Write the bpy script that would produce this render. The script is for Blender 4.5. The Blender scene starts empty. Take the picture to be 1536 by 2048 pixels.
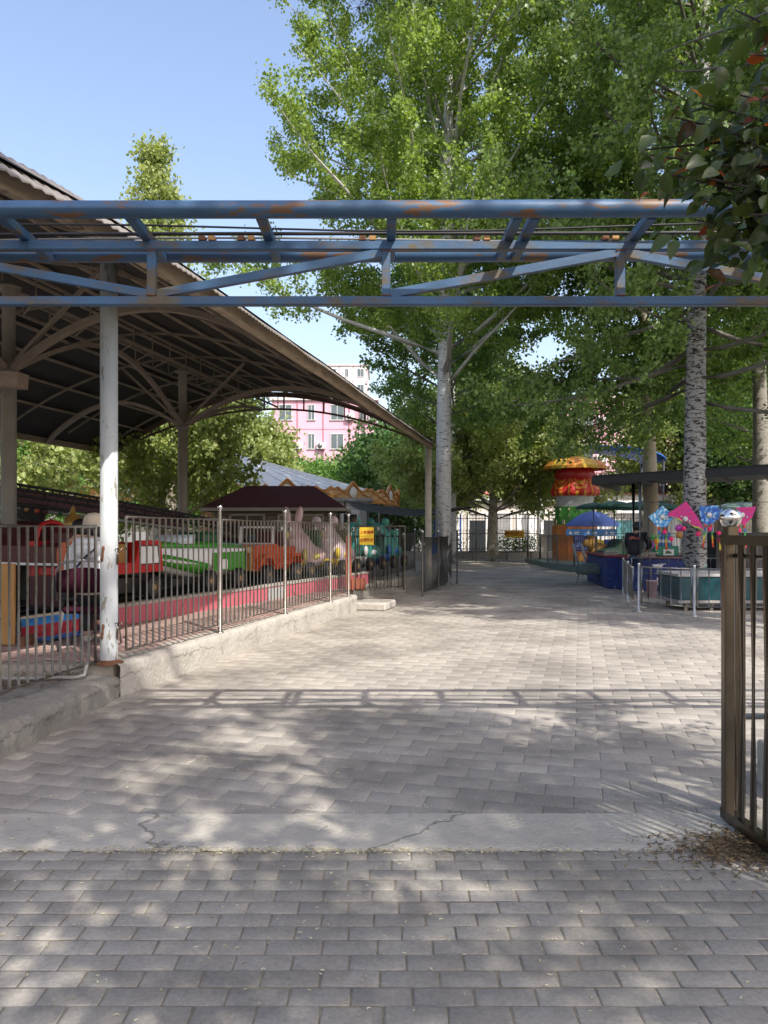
import bpy, math, random
import numpy as np
from mathutils import Vector, Matrix, noise
R = math.radians
PI = math.pi
SC = bpy.context.scene
COL = SC.collection

# ------------------------------------------------------------------ camera
cam_d = bpy.data.cameras.new('camera')
cam = bpy.data.objects.new('camera', cam_d)
COL.objects.link(cam)
cam.location = (0, 0, 1.5)
cam.rotation_euler = (R(90), 0, 0)
cam_d.sensor_fit = 'VERTICAL'
cam_d.sensor_height = 36.0
cam_d.lens = 1540.0 / 2048.0 * 36.0
cam_d.shift_y = 36.0 / 2048.0
cam_d.clip_start = 0.05
cam_d.clip_end = 2000
SC.camera = cam

# ------------------------------------------------------------------ world and sun
SUNV = Vector((0.5, -0.8, 1.0)).normalized()
w = bpy.data.worlds.new('World')
SC.world = w
w.use_nodes = True
nt = w.node_tree
bg = nt.nodes['Background']
sky = nt.nodes.new('ShaderNodeTexSky')
sky.sky_type = 'NISHITA'
sky.sun_disc = False
sky.sun_elevation = math.asin(SUNV.z)
sky.sun_rotation = math.atan2(SUNV.x, SUNV.y)
sky.altitude = 50
sky.air_density = 1.4
sky.dust_density = 3.0
sky.ozone_density = 3.0
tint = nt.nodes.new('ShaderNodeMixRGB'); tint.blend_type = 'MULTIPLY'; tint.inputs[0].default_value = 1
tint.inputs[2].default_value = (1.53, 1.36, 1.36, 1)
nt.links.new(sky.outputs[0], tint.inputs[1]); nt.links.new(tint.outputs[0], bg.inputs[0])
bg.inputs[1].default_value = 0.15
sun_d = bpy.data.lights.new('sun', 'SUN')
sun_d.energy = 4.3
sun_d.angle = R(0.53)
sun_d.color = (1.0, 0.95, 0.87)
sun = bpy.data.objects.new('sun', sun_d)
COL.objects.link(sun)
sun.rotation_euler = (-SUNV).to_track_quat('-Z', 'Y').to_euler()
sun.location = (5, -8, 12)
SC.view_settings.view_transform = 'Standard'
SC.view_settings.look = 'None'
SC.view_settings.exposure = 0.5
SC.view_settings.gamma = 1
SC.cycles.max_bounces = 7
SC.cycles.diffuse_bounces = 4
SC.cycles.transmission_bounces = 5
SC.cycles.transparent_max_bounces = 8
SC.cycles.use_denoising = True

# ------------------------------------------------------------------ helpers
def P(px, py, D):
    """world point of a measured photo pixel at depth D"""
    return Vector(((px - 768) / 1540 * D, D, 1.5 + (1060 - py) / 1540 * D))

def G(px, py, z=0.0):
    """world point of a photo pixel lying on the level z"""
    D = (1.5 - z) * 1540 / (py - 1060)
    return Vector(((px - 768) / 1540 * D, D, z))

def srgb(r, g, b):
    f = lambda c: (c / 12.92) if c <= 0.04045 else ((c + 0.055) / 1.055) ** 2.4
    return (f(r / 255), f(g / 255), f(b / 255))

MATS = {}
def ramp(nt, vals):
    r = nt.nodes.new('ShaderNodeValToRGB')
    el = r.color_ramp.elements
    while len(el) < len(vals):
        el.new(0.5)
    for e, (p, c) in zip(el, vals):
        e.position = p
        e.color = (c[0], c[1], c[2], 1) if not isinstance(c, (int, float)) else (c, c, c, 1)
    return r

def mat(name, col, rough=0.6, metal=0.0, var=0.18, scale=4.0, bump=0.0, bscale=60.0, col2=None,
        thr=None, spec=0.5, coord='Object', stretch=(1, 1, 1), sharp=0.06):
    """procedural surface: base colour with soft variation, an optional second colour in noise patches, bump"""
    if name in MATS:
        return MATS[name]
    m = bpy.data.materials.new(name)
    m.use_nodes = True
    n = m.node_tree
    b = n.nodes['Principled BSDF']
    tc = n.nodes.new('ShaderNodeTexCoord')
    mp = n.nodes.new('ShaderNodeMapping')
    mp.inputs['Scale'].default_value = stretch
    n.links.new(tc.outputs[coord], mp.inputs[0])
    nz = n.nodes.new('ShaderNodeTexNoise')
    nz.inputs['Scale'].default_value = scale
    nz.inputs['Detail'].default_value = 6
    nz.inputs['Roughness'].default_value = 0.62
    n.links.new(mp.outputs[0], nz.inputs[0])
    r = ramp(n, [(0.25, tuple(c * (1 - var) for c in col)), (0.75, tuple(min(1, c * (1 + var)) for c in col))])
    n.links.new(nz.outputs[0], r.inputs[0])
    out = r.outputs[0]
    if col2 is not None:
        n2 = n.nodes.new('ShaderNodeTexNoise')
        n2.inputs['Scale'].default_value = scale * 1.7
        n2.inputs['Detail'].default_value = 8
        n2.inputs['Roughness'].default_value = 0.7
        n.links.new(mp.outputs[0], n2.inputs[0])
        r2 = ramp(n, [(thr, 0.0), (thr + sharp, 1.0)])
        n.links.new(n2.outputs[0], r2.inputs[0])
        mx = n.nodes.new('ShaderNodeMixRGB')
        n.links.new(r2.outputs[0], mx.inputs[0])
        n.links.new(out, mx.inputs[1])
        mx.inputs[2].default_value = (*col2, 1)
        out = mx.outputs[0]
    n.links.new(out, b.inputs['Base Color'])
    b.inputs['Roughness'].default_value = rough
    b.inputs['Metallic'].default_value = metal
    b.inputs['Specular IOR Level'].default_value = spec
    if bump:
        n3 = n.nodes.new('ShaderNodeTexNoise')
        n3.inputs['Scale'].default_value = bscale
        n3.inputs['Detail'].default_value = 8
        n.links.new(mp.outputs[0], n3.inputs[0])
        bp = n.nodes.new('ShaderNodeBump')
        bp.inputs['Strength'].default_value = bump
        bp.inputs['Distance'].default_value = 0.02
        n.links.new(n3.outputs[0], bp.inputs['Height'])
        n.links.new(bp.outputs[0], b.inputs['Normal'])
    MATS[name] = m
    return m

def leaf_mat(name, c_dark, c_light, trans=0.35, rough=0.5, extra=None):
    if name in MATS:
        return MATS[name]
    m = bpy.data.materials.new(name)
    m.use_nodes = True
    n = m.node_tree
    b = n.nodes['Principled BSDF']
    g = n.nodes.new('ShaderNodeNewGeometry')
    stops = [(0.0, c_dark), (0.85, c_light)]
    if extra:
        stops += [(0.93, c_light), (0.96, extra)]
    r = ramp(n, stops)
    n.links.new(g.outputs['Random Per Island'], r.inputs[0])
    n.links.new(r.outputs[0], b.inputs['Base Color'])
    b.inputs['Roughness'].default_value = rough
    b.inputs['Specular IOR Level'].default_value = 0.45
    t = n.nodes.new('ShaderNodeBsdfTranslucent')
    mul = n.nodes.new('ShaderNodeMixRGB')
    mul.blend_type = 'MULTIPLY'
    mul.inputs[0].default_value = 1.0
    n.links.new(r.outputs[0], mul.inputs[1])
    mul.inputs[2].default_value = (1.0, 1.0, 0.45, 1)
    hs = n.nodes.new('ShaderNodeHueSaturation')
    hs.inputs['Value'].default_value = 1.7
    n.links.new(mul.outputs[0], hs.inputs['Color'])
    n.links.new(hs.outputs[0], t.inputs[0])
    mx = n.nodes.new('ShaderNodeMixShader')
    mx.inputs[0].default_value = trans
    n.links.new(b.outputs[0], mx.inputs[1])
    n.links.new(t.outputs[0], mx.inputs[2])
    n.links.new(mx.outputs[0], n.nodes['Material Output'].inputs[0])
    MATS[name] = m
    return m

def frame_of(d):
    d = Vector(d).normalized()
    a = Vector((0, 0, 1)) if abs(d.z) < 0.95 else Vector((1, 0, 0))
    x = d.cross(a).normalized()
    y = x.cross(d).normalized()
    return x, y, d

class MB:
    """collects faces and links them as one mesh object"""
    def __init__(s):
        s.v = []; s.f = []; s.sm = []; s.mi = []
        s.cur = 0
    def add(s, vs, fs, smooth=False):
        o = len(s.v)
        s.v.extend([tuple(p) for p in vs])
        for f in fs:
            s.f.append(tuple(i + o for i in f)); s.sm.append(smooth); s.mi.append(s.cur)
        return s
    def box(s, c, size, rz=0.0, M=None):
        hx, hy, hz = size[0] / 2, size[1] / 2, size[2] / 2
        m = M if M is not None else Matrix.Rotation(rz, 3, 'Z')
        c = Vector(c)
        vs = [c + m @ Vector((x * hx, y * hy, z * hz)) for z in (-1, 1) for y in (-1, 1) for x in (-1, 1)]
        s.add(vs, [(0, 2, 3, 1), (4, 5, 7, 6), (0, 1, 5, 4), (2, 6, 7, 3), (0, 4, 6, 2), (1, 3, 7, 5)])
        return s
    def bbox(s, c, size, rz=0.0, b=0.006):
        """box with chamfered edges"""
        hx, hy, hz = size[0] / 2, size[1] / 2, size[2] / 2
        b = min(b, hx * .8, hy * .8, hz * .8)
        m = Matrix.Rotation(rz, 3, 'Z'); c = Vector(c)
        vs = []; idx = {}
        for sx in (-1, 1):
            for sy in (-1, 1):
                for sz in (-1, 1):
                    for k, (ax, ay, az) in enumerate(((0, b, b), (b, 0, b), (b, b, 0))):
                        idx[(sx, sy, sz, k)] = len(vs)
                        vs.append(c + m @ Vector((sx * (hx - ax), sy * (hy - ay), sz * (hz - az))))
        fs = []
        for ax in range(3):
            for sg in (-1, 1):
                o = [i for i in range(3) if i != ax]
                q = []
                for a, b2 in ((-1, -1), (1, -1), (1, 1), (-1, 1)):
                    t = [0, 0, 0]; t[ax] = sg; t[o[0]] = a; t[o[1]] = b2
                    q.append(idx[(*t, ax)])
                fs.append(q)
        for ax in range(3):
            o = [i for i in range(3) if i != ax]
            for a in (-1, 1):
                for b2 in (-1, 1):
                    def I(sg, k):
                        t = [0, 0, 0]; t[ax] = sg; t[o[0]] = a; t[o[1]] = b2
                        return idx[(*t, k)]
                    fs.append([I(-1, o[0]), I(1, o[0]), I(1, o[1]), I(-1, o[1])])
        for sx in (-1, 1):
            for sy in (-1, 1):
                for sz in (-1, 1):
                    fs.append([idx[(sx, sy, sz, k)] for k in range(3)])
        s.add(vs, fs)
        return s
    def beam(s, p0, p1, w, h, up=(0, 0, 1)):
        p0 = Vector(p0); p1 = Vector(p1)
        d = (p1 - p0).normalized()
        u = Vector(up)
        if abs(d.dot(u)) > 0.97:
            u = Vector((0, 1, 0))
        x = d.cross(u).normalized(); y = x.cross(d).normalized()
        vs = []
        for p in (p0, p1):
            for a, b in ((-1, -1), (1, -1), (1, 1), (-1, 1)):
                vs.append(p + x * a * w / 2 + y * b * h / 2)
        s.add(vs, [(3, 2, 1, 0), (4, 5, 6, 7), (0, 1, 5, 4), (1, 2, 6, 5), (2, 3, 7, 6), (3, 0, 4, 7)])
        return s
    def tube(s, pts, r, seg=10, caps=True, smooth=True):
        pts = [Vector(p) for p in pts]
        rs = r if isinstance(r, (list, tuple)) else [r] * len(pts)
        n = len(pts); vs = []
        px_ = None
        for i, p in enumerate(pts):
            if i == 0: d = pts[1] - pts[0]
            elif i == n - 1: d = pts[-1] - pts[-2]
            else: d = (pts[i + 1] - pts[i]).normalized() + (pts[i] - pts[i - 1]).normalized()
            x, y, d = frame_of(d)
            if px_ is not None:
                x = (px_ - d * px_.dot(d))
                x = x.normalized() if x.length > 1e-6 else frame_of(d)[0]
                y = d.cross(x).normalized()
            px_ = x
            for k in range(seg):
                a = 2 * PI * k / seg
                vs.append(p + (x * math.cos(a) + y * math.sin(a)) * rs[i])
        fs = []
        for i in range(n - 1):
            for k in range(seg):
                k2 = (k + 1) % seg
                fs.append((i * seg + k, i * seg + k2, (i + 1) * seg + k2, (i + 1) * seg + k))
        s.add(vs, fs, smooth)
        if caps:
            o = len(s.v) - len(vs)
            s.f.append(tuple(o + k for k in reversed(range(seg)))); s.sm.append(False); s.mi.append(s.cur)
            s.f.append(tuple(o + (n - 1) * seg + k for k in range(seg))); s.sm.append(False); s.mi.append(s.cur)
        return s
    def lathe(s, prof, c=(0, 0, 0), seg=20, axis='Z', smooth=True, M=None):
        c = Vector(c); vs = []
        m = M if M is not None else {'Z': Matrix.Identity(3), 'X': Matrix.Rotation(PI / 2, 3, 'Y'), 'Y': Matrix.Rotation(-PI / 2, 3, 'X')}[axis]
        for r, z in prof:
            for k in range(seg):
                a = 2 * PI * k / seg
                vs.append(c + m @ Vector((max(r, 1e-5) * math.cos(a), max(r, 1e-5) * math.sin(a), z)))
        fs = []
        for i in range(len(prof) - 1):
            for k in range(seg):
                k2 = (k + 1) % seg
                fs.append((i * seg + k, i * seg + k2, (i + 1) * seg + k2, (i + 1) * seg + k))
        s.add(vs, fs, smooth)
        return s
    def ball(s, c, r, seg=14, rings=9, sc=(1, 1, 1), M=None):
        c = Vector(c); vs = []
        m = M or Matrix.Identity(3)
        for i in range(rings + 1):
            t = PI * i / rings
            for k in range(seg):
                a = 2 * PI * k / seg
                rr = max(math.sin(t), 1e-4)
                vs.append(c + m @ Vector((rr * math.cos(a) * r * sc[0], rr * math.sin(a) * r * sc[1], math.cos(t) * r * sc[2])))
        fs = []
        for i in range(rings):
            for k in range(seg):
                k2 = (k + 1) % seg
                fs.append((i * seg + k, (i + 1) * seg + k, (i + 1) * seg + k2, i * seg + k2))
        s.add(vs, fs, True)
        return s
    def prism(s, poly, vec, smooth=False):
        """poly: 3-D points of one cap; vec: extrusion"""
        vec = Vector(vec); n = len(poly)
        a = [Vector(p) for p in poly]; b = [p + vec for p in a]
        s.add(a + b, [tuple(range(n)), tuple(reversed(range(n, 2 * n)))] + [(i, i + n, (i + 1) % n + n, (i + 1) % n) for i in range(n)], smooth)
        return s
    def loft(s, secs, smooth=True, caps=True, closed=True):
        n = len(secs[0]); vs = [p for q in secs for p in q]; fs = []
        for i in range(len(secs) - 1):
            for k in range(n if closed else n - 1):
                k2 = (k + 1) % n
                fs.append((i * n + k, i * n + k2, (i + 1) * n + k2, (i + 1) * n + k))
        s.add(vs, fs, smooth)
        if caps and closed:
            o = len(s.v) - len(vs)
            s.f.append(tuple(o + k for k in reversed(range(n)))); s.sm.append(False); s.mi.append(s.cur)
            s.f.append(tuple(o + (len(secs) - 1) * n + k for k in range(n))); s.sm.append(False); s.mi.append(s.cur)
        return s
    def build(s, name, m, parent=None, loc=None):
        me = bpy.data.meshes.new(name)
        me.from_pydata(s.v, [], s.f)
        me.update()
        ms = m if isinstance(m, (list, tuple)) else [m]
        for x in ms: me.materials.append(x)
        me.polygons.foreach_set('use_smooth', s.sm)
        if len(ms) > 1:
            me.polygons.foreach_set('material_index', s.mi)
        import bmesh
        bm = bmesh.new(); bm.from_mesh(me)
        bmesh.ops.recalc_face_normals(bm, faces=bm.faces)
        bm.to_mesh(me); bm.free()
        o = bpy.data.objects.new(name, me)
        COL.objects.link(o)
        if parent is not None: o.parent = parent
        if loc is not None: o.location = loc
        return o

def tag(o, label=None, cat=None, group=None, kind=None):
    if label: o['label'] = label
    if cat: o['category'] = cat
    if group: o['group'] = group
    if kind: o['kind'] = kind
    return o

def thing(name, label, cat, loc=(0, 0, 0), rz=0.0, group=None):
    o = bpy.data.objects.new(name, None)
    o.empty_display_size = 0.1
    COL.objects.link(o)
    o.location = loc
    o.rotation_euler = (0, 0, rz)
    return tag(o, label, cat, group)

def copy_tree(o, parent=None):
    c = o.copy(); COL.objects.link(c)
    c.parent = parent
    for ch in list(o.children): copy_tree(ch, c)
    return c

def text(s, size, m, parent, loc, rot, name='lettering', ext=0.002, align='CENTER', bold=0.0):
    cu = bpy.data.curves.new(name, 'FONT')
    cu.body = s; cu.size = size; cu.extrude = ext; cu.align_x = align; cu.align_y = 'CENTER'
    cu.offset = bold
    cu.materials.append(m)
    o = bpy.data.objects.new(name, cu)
    COL.objects.link(o)
    o.location = loc; o.rotation_euler = rot
    dg = bpy.context.evaluated_depsgraph_get(); dg.update()
    me = bpy.data.meshes.new_from_object(o.evaluated_get(dg))
    o2 = bpy.data.objects.new(name, me); COL.objects.link(o2)
    o2.location = loc; o2.rotation_euler = rot
    if parent is not None: o2.parent = parent
    bpy.data.objects.remove(o)
    return o2

def fast_mesh(name, V, F4, m, parent=None, smooth=False):
    """numpy quads -> mesh object"""
    me = bpy.data.meshes.new(name)
    V = np.asarray(V, np.float32); F4 = np.asarray(F4, np.int32)
    me.vertices.add(len(V)); me.vertices.foreach_set('co', V.ravel())
    me.loops.add(F4.size); me.loops.foreach_set('vertex_index', F4.ravel())
    me.polygons.add(len(F4))
    me.polygons.foreach_set('loop_start', np.arange(0, F4.size, F4.shape[1], dtype=np.int32))
    me.polygons.foreach_set('loop_total', np.full(len(F4), F4.shape[1], np.int32))
    me.update(calc_edges=True)
    if smooth:
        me.polygons.foreach_set('use_smooth', np.ones(len(F4), bool))
    me.materials.append(m)
    o = bpy.data.objects.new(name, me)
    COL.objects.link(o)
    if parent is not None: o.parent = parent
    return o

def leaves(name, C, size, rng, m, parent=None, hang=0.3, width=0.8):
    C = np.asarray(C); n = len(C)
    a = rng.normal(size=(n, 3)); a[:, 2] -= hang * 2
    a /= np.linalg.norm(a, axis=1)[:, None]
    b = np.cross(a, rng.normal(size=(n, 3)))
    b /= np.linalg.norm(b, axis=1)[:, None]
    nn = np.cross(a, b)
    sz = size * rng.uniform(0.6, 1.25, n)[:, None]
    a = a * sz * 0.5; b = b * sz * 0.5 * width; nn = nn * sz * 0.12
    V = np.stack([C - a, C + b - a * .15 + nn, C + a, C - b - a * .15 + nn], 1).reshape(-1, 3)
    F = np.arange(n * 4).reshape(-1, 4)
    return fast_mesh(name, V, F, m, parent)

# ------------------------------------------------------------------ materials
STEEL = mat('stainless', (0.42, 0.39, 0.35), 0.30, 0.9, 0.2, 8, 0.05, 90, col2=(0.17, 0.12, 0.09), thr=0.56, sharp=0.15)
STEEL_OLD = mat('stainless_old', (0.14, 0.118, 0.09), 0.25, 0.9, 0.3, 5, 0.05, 90, col2=(0.11, 0.10, 0.07), thr=0.50, sharp=0.2, stretch=(1.5, 1.5, .6))
STEEL_DK = mat('steel_dark', (0.20, 0.185, 0.17), 0.38, 0.85, 0.25, 8)
STEEL_LT = mat('stainless_bright', (0.55, 0.53, 0.50), 0.28, 0.85, 0.12, 8)
CHROME = mat('chrome', (0.75, 0.75, 0.74), 0.12, 1.0, 0.05, 4)
WPAINT = mat('white_post_paint', (0.50, 0.53, 0.54), 0.45, 0, 0.08, 3, 0.25, 40, col2=(0.24, 0.22, 0.17), thr=0.585, stretch=(3.2, 3.2, 0.7), sharp=0.02)
RUST = mat('rust', (0.16, 0.07, 0.035), 0.85, 0, 0.4, 18, 0.6, 60)
BLUE = mat('blue_worn', (0.036, 0.095, 0.185), 0.55, 0, 0.4, 3.2, 0.07, 50, col2=(0.10, 0.078, 0.045), thr=0.50, stretch=(0.5, 1, 1), sharp=0.1)
BLUE2 = mat('blue_pipe', (0.045, 0.105, 0.195), 0.5, 0, 0.35, 3.4, 0.07, 50, col2=(0.15, 0.08, 0.04), thr=0.535, stretch=(0.6, 2.5, 2.5), sharp=0.04)
BLACK = mat('black_rubber', (0.015, 0.015, 0.016), 0.6, 0, 0.2, 9)
DARK = mat('dark_metal', (0.03, 0.027, 0.026), 0.5, 0.2, 0.3, 7)
BEIGE = mat('beige_column', (0.20, 0.185, 0.15), 0.55, 0, 0.15, 3, 0.08, 30)
BEIGE_ARCH = mat('beige_arch', (0.24, 0.20, 0.155), 0.6, 0, 0.2, 4, 0.1, 30, col2=(0.12, 0.08, 0.05), thr=0.6, sharp=0.12)
SHEET = mat('roof_sheet', (0.028, 0.024, 0.022), 0.75, 0, 0.3, 2.5, 0.1, 20)
EAVE = mat('eave_wood', (0.33, 0.26, 0.18), 0.8, 0, 0.3, 3, 0.3, 50, col2=(0.08, 0.055, 0.04), thr=0.57, stretch=(1, 1, 4), sharp=0.12)
REDP = mat('red_paint', (0.42, 0.012, 0.012), 0.35, 0, 0.12, 5)
DKRED = mat('dark_red', (0.075, 0.010, 0.012), 0.5, 0, 0.2, 4)
MAROON = mat('maroon', (0.028, 0.004, 0.012), 0.9, 0, 0.15, 5, spec=.15)
WHITEP = mat('white_plastic', (0.72, 0.73, 0.72), 0.4, 0, 0.05, 5)
CREAM = mat('cream', (0.62, 0.52, 0.36), 0.5, 0, 0.1, 5)
GREENP = mat('green_gloss', (0.045, 0.27, 0.02), 0.3, 0, 0.12, 6)
DKGREEN = mat('dark_green', (0.02, 0.10, 0.04), 0.45, 0, 0.15, 6)
TEAL = mat('teal_paint', (0.05, 0.26, 0.22), 0.4, 0, 0.12, 6)
ORANGE = mat('orange_paint', (0.48, 0.07, 0.015), 0.4, 0, 0.18, 6)
OCHRE = mat('ochre_paint', (0.36, 0.19, 0.05), 0.5, 0, 0.2, 6)
YELLOW = mat('yellow_paint', (0.68, 0.48, 0.03), 0.5, 0, 0.08, 6)
PINKP = mat('pale_pink_paint', (0.50, 0.36, 0.36), 0.45, 0, 0.15, 6)
GOLDR = mat('wheel_rim', (0.34, 0.22, 0.10), 0.55, 0, 0.2, 14)
GLASS = mat('dark_glass', (0.03, 0.035, 0.04), 0.08, 0, 0.1, 2, spec=0.8)
BLUECL = mat('blue_cloth', (0.03, 0.09, 0.36), 0.7, 0, 0.25, 6, 0.3, 12)
CONC = mat('concrete', (0.36, 0.335, 0.29), 0.85, 0, 0.22, 3, 0.5, 30, col2=(0.20, 0.19, 0.165), thr=0.56, sharp=0.18)
ROOFW = mat('white_roof', (0.80, 0.80, 0.77), 0.5, 0, 0.06, 1)

# ================================================================== SETTING
def paver_mat(name, c1, c2, stain, joint=False):
    m = bpy.data.materials.new(name); m.use_nodes = True
    n = m.node_tree; b = n.nodes['Principled BSDF']
    g = n.nodes.new('ShaderNodeNewGeometry'); tc = n.nodes.new('ShaderNodeTexCoord')
    r = ramp(n, [(0, c1), (1, c2)])
    n.links.new(g.outputs['Random Per Island'], r.inputs[0])
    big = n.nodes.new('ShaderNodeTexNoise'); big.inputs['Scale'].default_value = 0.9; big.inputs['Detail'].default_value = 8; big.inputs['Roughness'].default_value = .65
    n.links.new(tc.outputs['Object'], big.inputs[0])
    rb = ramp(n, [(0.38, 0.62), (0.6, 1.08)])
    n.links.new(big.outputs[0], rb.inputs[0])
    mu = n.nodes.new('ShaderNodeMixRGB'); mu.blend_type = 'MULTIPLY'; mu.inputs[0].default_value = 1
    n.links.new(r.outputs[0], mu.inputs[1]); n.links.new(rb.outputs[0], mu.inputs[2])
    fine = n.nodes.new('ShaderNodeTexNoise'); fine.inputs['Scale'].default_value = 55; fine.inputs['Detail'].default_value = 10; fine.inputs['Roughness'].default_value = .75
    n.links.new(tc.outputs['Object'], fine.inputs[0])
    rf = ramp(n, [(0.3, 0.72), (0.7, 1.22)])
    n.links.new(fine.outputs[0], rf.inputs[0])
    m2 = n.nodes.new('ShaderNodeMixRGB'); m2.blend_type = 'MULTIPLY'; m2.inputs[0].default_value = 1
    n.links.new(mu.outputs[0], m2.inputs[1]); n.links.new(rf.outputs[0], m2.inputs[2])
    st = n.nodes.new('ShaderNodeTexNoise'); st.inputs['Scale'].default_value = 2.6; st.inputs['Detail'].default_value = 5
    n.links.new(tc.outputs['Object'], st.inputs[0])
    rs = ramp(n, [(0.62, 0.0), (0.72, 0.6)])
    n.links.new(st.outputs[0], rs.inputs[0])
    m3 = n.nodes.new('ShaderNodeMixRGB'); n.links.new(rs.outputs[0], m3.inputs[0])
    n.links.new(m2.outputs[0], m3.inputs[1]); m3.inputs[2].default_value = (*stain, 1)
    n.links.new(m3.outputs[0], b.inputs['Base Color'])
    b.inputs['Roughness'].default_value = 0.82
    bp = n.nodes.new('ShaderNodeBump'); bp.inputs['Strength'].default_value = 0.55; bp.inputs['Distance'].default_value = 0.004
    n.links.new(fine.outputs[0], bp.inputs['Height']); n.links.new(bp.outputs[0], b.inputs['Normal'])
    return m

def pavers(name, m, x0, x1, y0, y1, L, W, ang, org, rng, inside, gap=0.006, top=0.0, shift=0.5, rnd=0.003):
    """running-bond pavers as one paved surface (local frame rotated by ang about org)"""
    ca, sa = math.cos(ang), math.sin(ang)
    V = []; F = []
    ny0, ny1 = math.floor(y0 / W), math.ceil(y1 / W)
    for j in range(ny0, ny1):
        off = ((j * shift) % 1.0) * L + rng.uniform(-.012, .012) * L
        rowj = rng.uniform(-.002, .002)
        i0, i1 = math.floor((x0 - off) / L), math.ceil((x1 - off) / L)
        for i in range(i0, i1):
            xa, xb = i * L + off, (i + 1) * L + off
            ya, yb = j * W + rowj, (j + 1) * W + rowj
            cx, cy = (xa + xb) / 2, (ya + yb) / 2
            wx, wy = org[0] + cx * ca - cy * sa, org[1] + cx * sa + cy * ca
            if not inside(wx, wy): continue
            o = len(V); g = gap * rng.uniform(.35, 1.0); dz = rng.uniform(-rnd, rnd) * .6
            tx, ty = rng.uniform(-.006, .006, 2) * (rnd / .003)
            for inset, z in ((g * .5, -.007), (g * .5 + .0015, -.0022), (g * .5 + .006, 0)):
                for (px, py) in ((xa + inset, ya + inset), (xb - inset, ya + inset), (xb - inset, yb - inset), (xa + inset, yb - inset)):
                    jx, jy = rng.uniform(-.0012, .0012, 2)
                    zz = top + z + dz + (px - cx) * tx + (py - cy) * ty
                    px += jx; py += jy
                    V.append((org[0] + px * ca - py * sa, org[1] + px * sa + py * ca, zz))
            F.append((o + 8, o + 9, o + 10, o + 11))
            for k in range(4):
                k2 = (k + 1) % 4
                F.append((o + k, o + k2, o + 4 + k2, o + 4 + k))
                F.append((o + 4 + k, o + 4 + k2, o + 8 + k2, o + 8 + k))
    return fast_mesh(name, V, F, m)

rng = np.random.default_rng(7)
GROUND = mat('ground_soil', (0.16, 0.145, 0.12), 0.95, 0, 0.25, 1.5, 0.5, 25)
mb = MB(); mb.add([(-400, -300, -.016), (400, -300, -.016), (400, 600, -.016), (-400, 600, -.016)], [(0, 1, 2, 3)])
tag(mb.build('ground', GROUND), kind='structure')

KX = lambda y: -2.365 + (y - 6.9) * 0.252          # kerb foot line
def in_plaza(x, y):
    if y < 3.94 or y > 41 or x > 21 or x < -9.5: return False
    if y < 6.9: return x > -2.62
    if y < 14.5: return x > KX(y) - .1
    if y < 20.3: return x > -.75 + max(0, (y - 17)) * .41
    if y < 26: return x > .6
    return x > -2.5
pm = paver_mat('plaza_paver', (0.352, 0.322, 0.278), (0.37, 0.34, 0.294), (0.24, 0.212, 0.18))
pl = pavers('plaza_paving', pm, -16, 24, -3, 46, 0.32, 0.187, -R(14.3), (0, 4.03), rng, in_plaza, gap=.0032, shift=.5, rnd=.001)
tag(pl, kind='structure')
em = paver_mat('entrance_brick', (0.305, 0.28, 0.238), (0.362, 0.333, 0.284), (0.17, 0.145, 0.11))
eb = pavers('entrance_paving', em, -3.6, 3.9, -2.62, 0.0, 0.199, 0.0975, 0, (0.02, 3.60), rng, lambda x, y: y < 3.6 and y > .9, gap=.0075, shift=.47)
tag(eb, kind='structure')
# joint beds
bedm = mat('joint_sand', (0.21, 0.18, 0.13), 0.95, 0, 0.3, 12, 0.4, 80)
mb = MB(); mb.add([(-4, .6, -.0038), (4.2, .6, -.0038), (4.2, 3.62, -.0038), (-4, 3.62, -.0038)], [(0, 1, 2, 3)])
mb.add([(-9, 4.0, -.0045), (22, 4.0, -.0045), (22, 41.5, -.0045), (-9, 41.5, -.0045)], [(0, 1, 2, 3)])
tag(mb.build('joint_bed', bedm), kind='structure')

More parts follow.
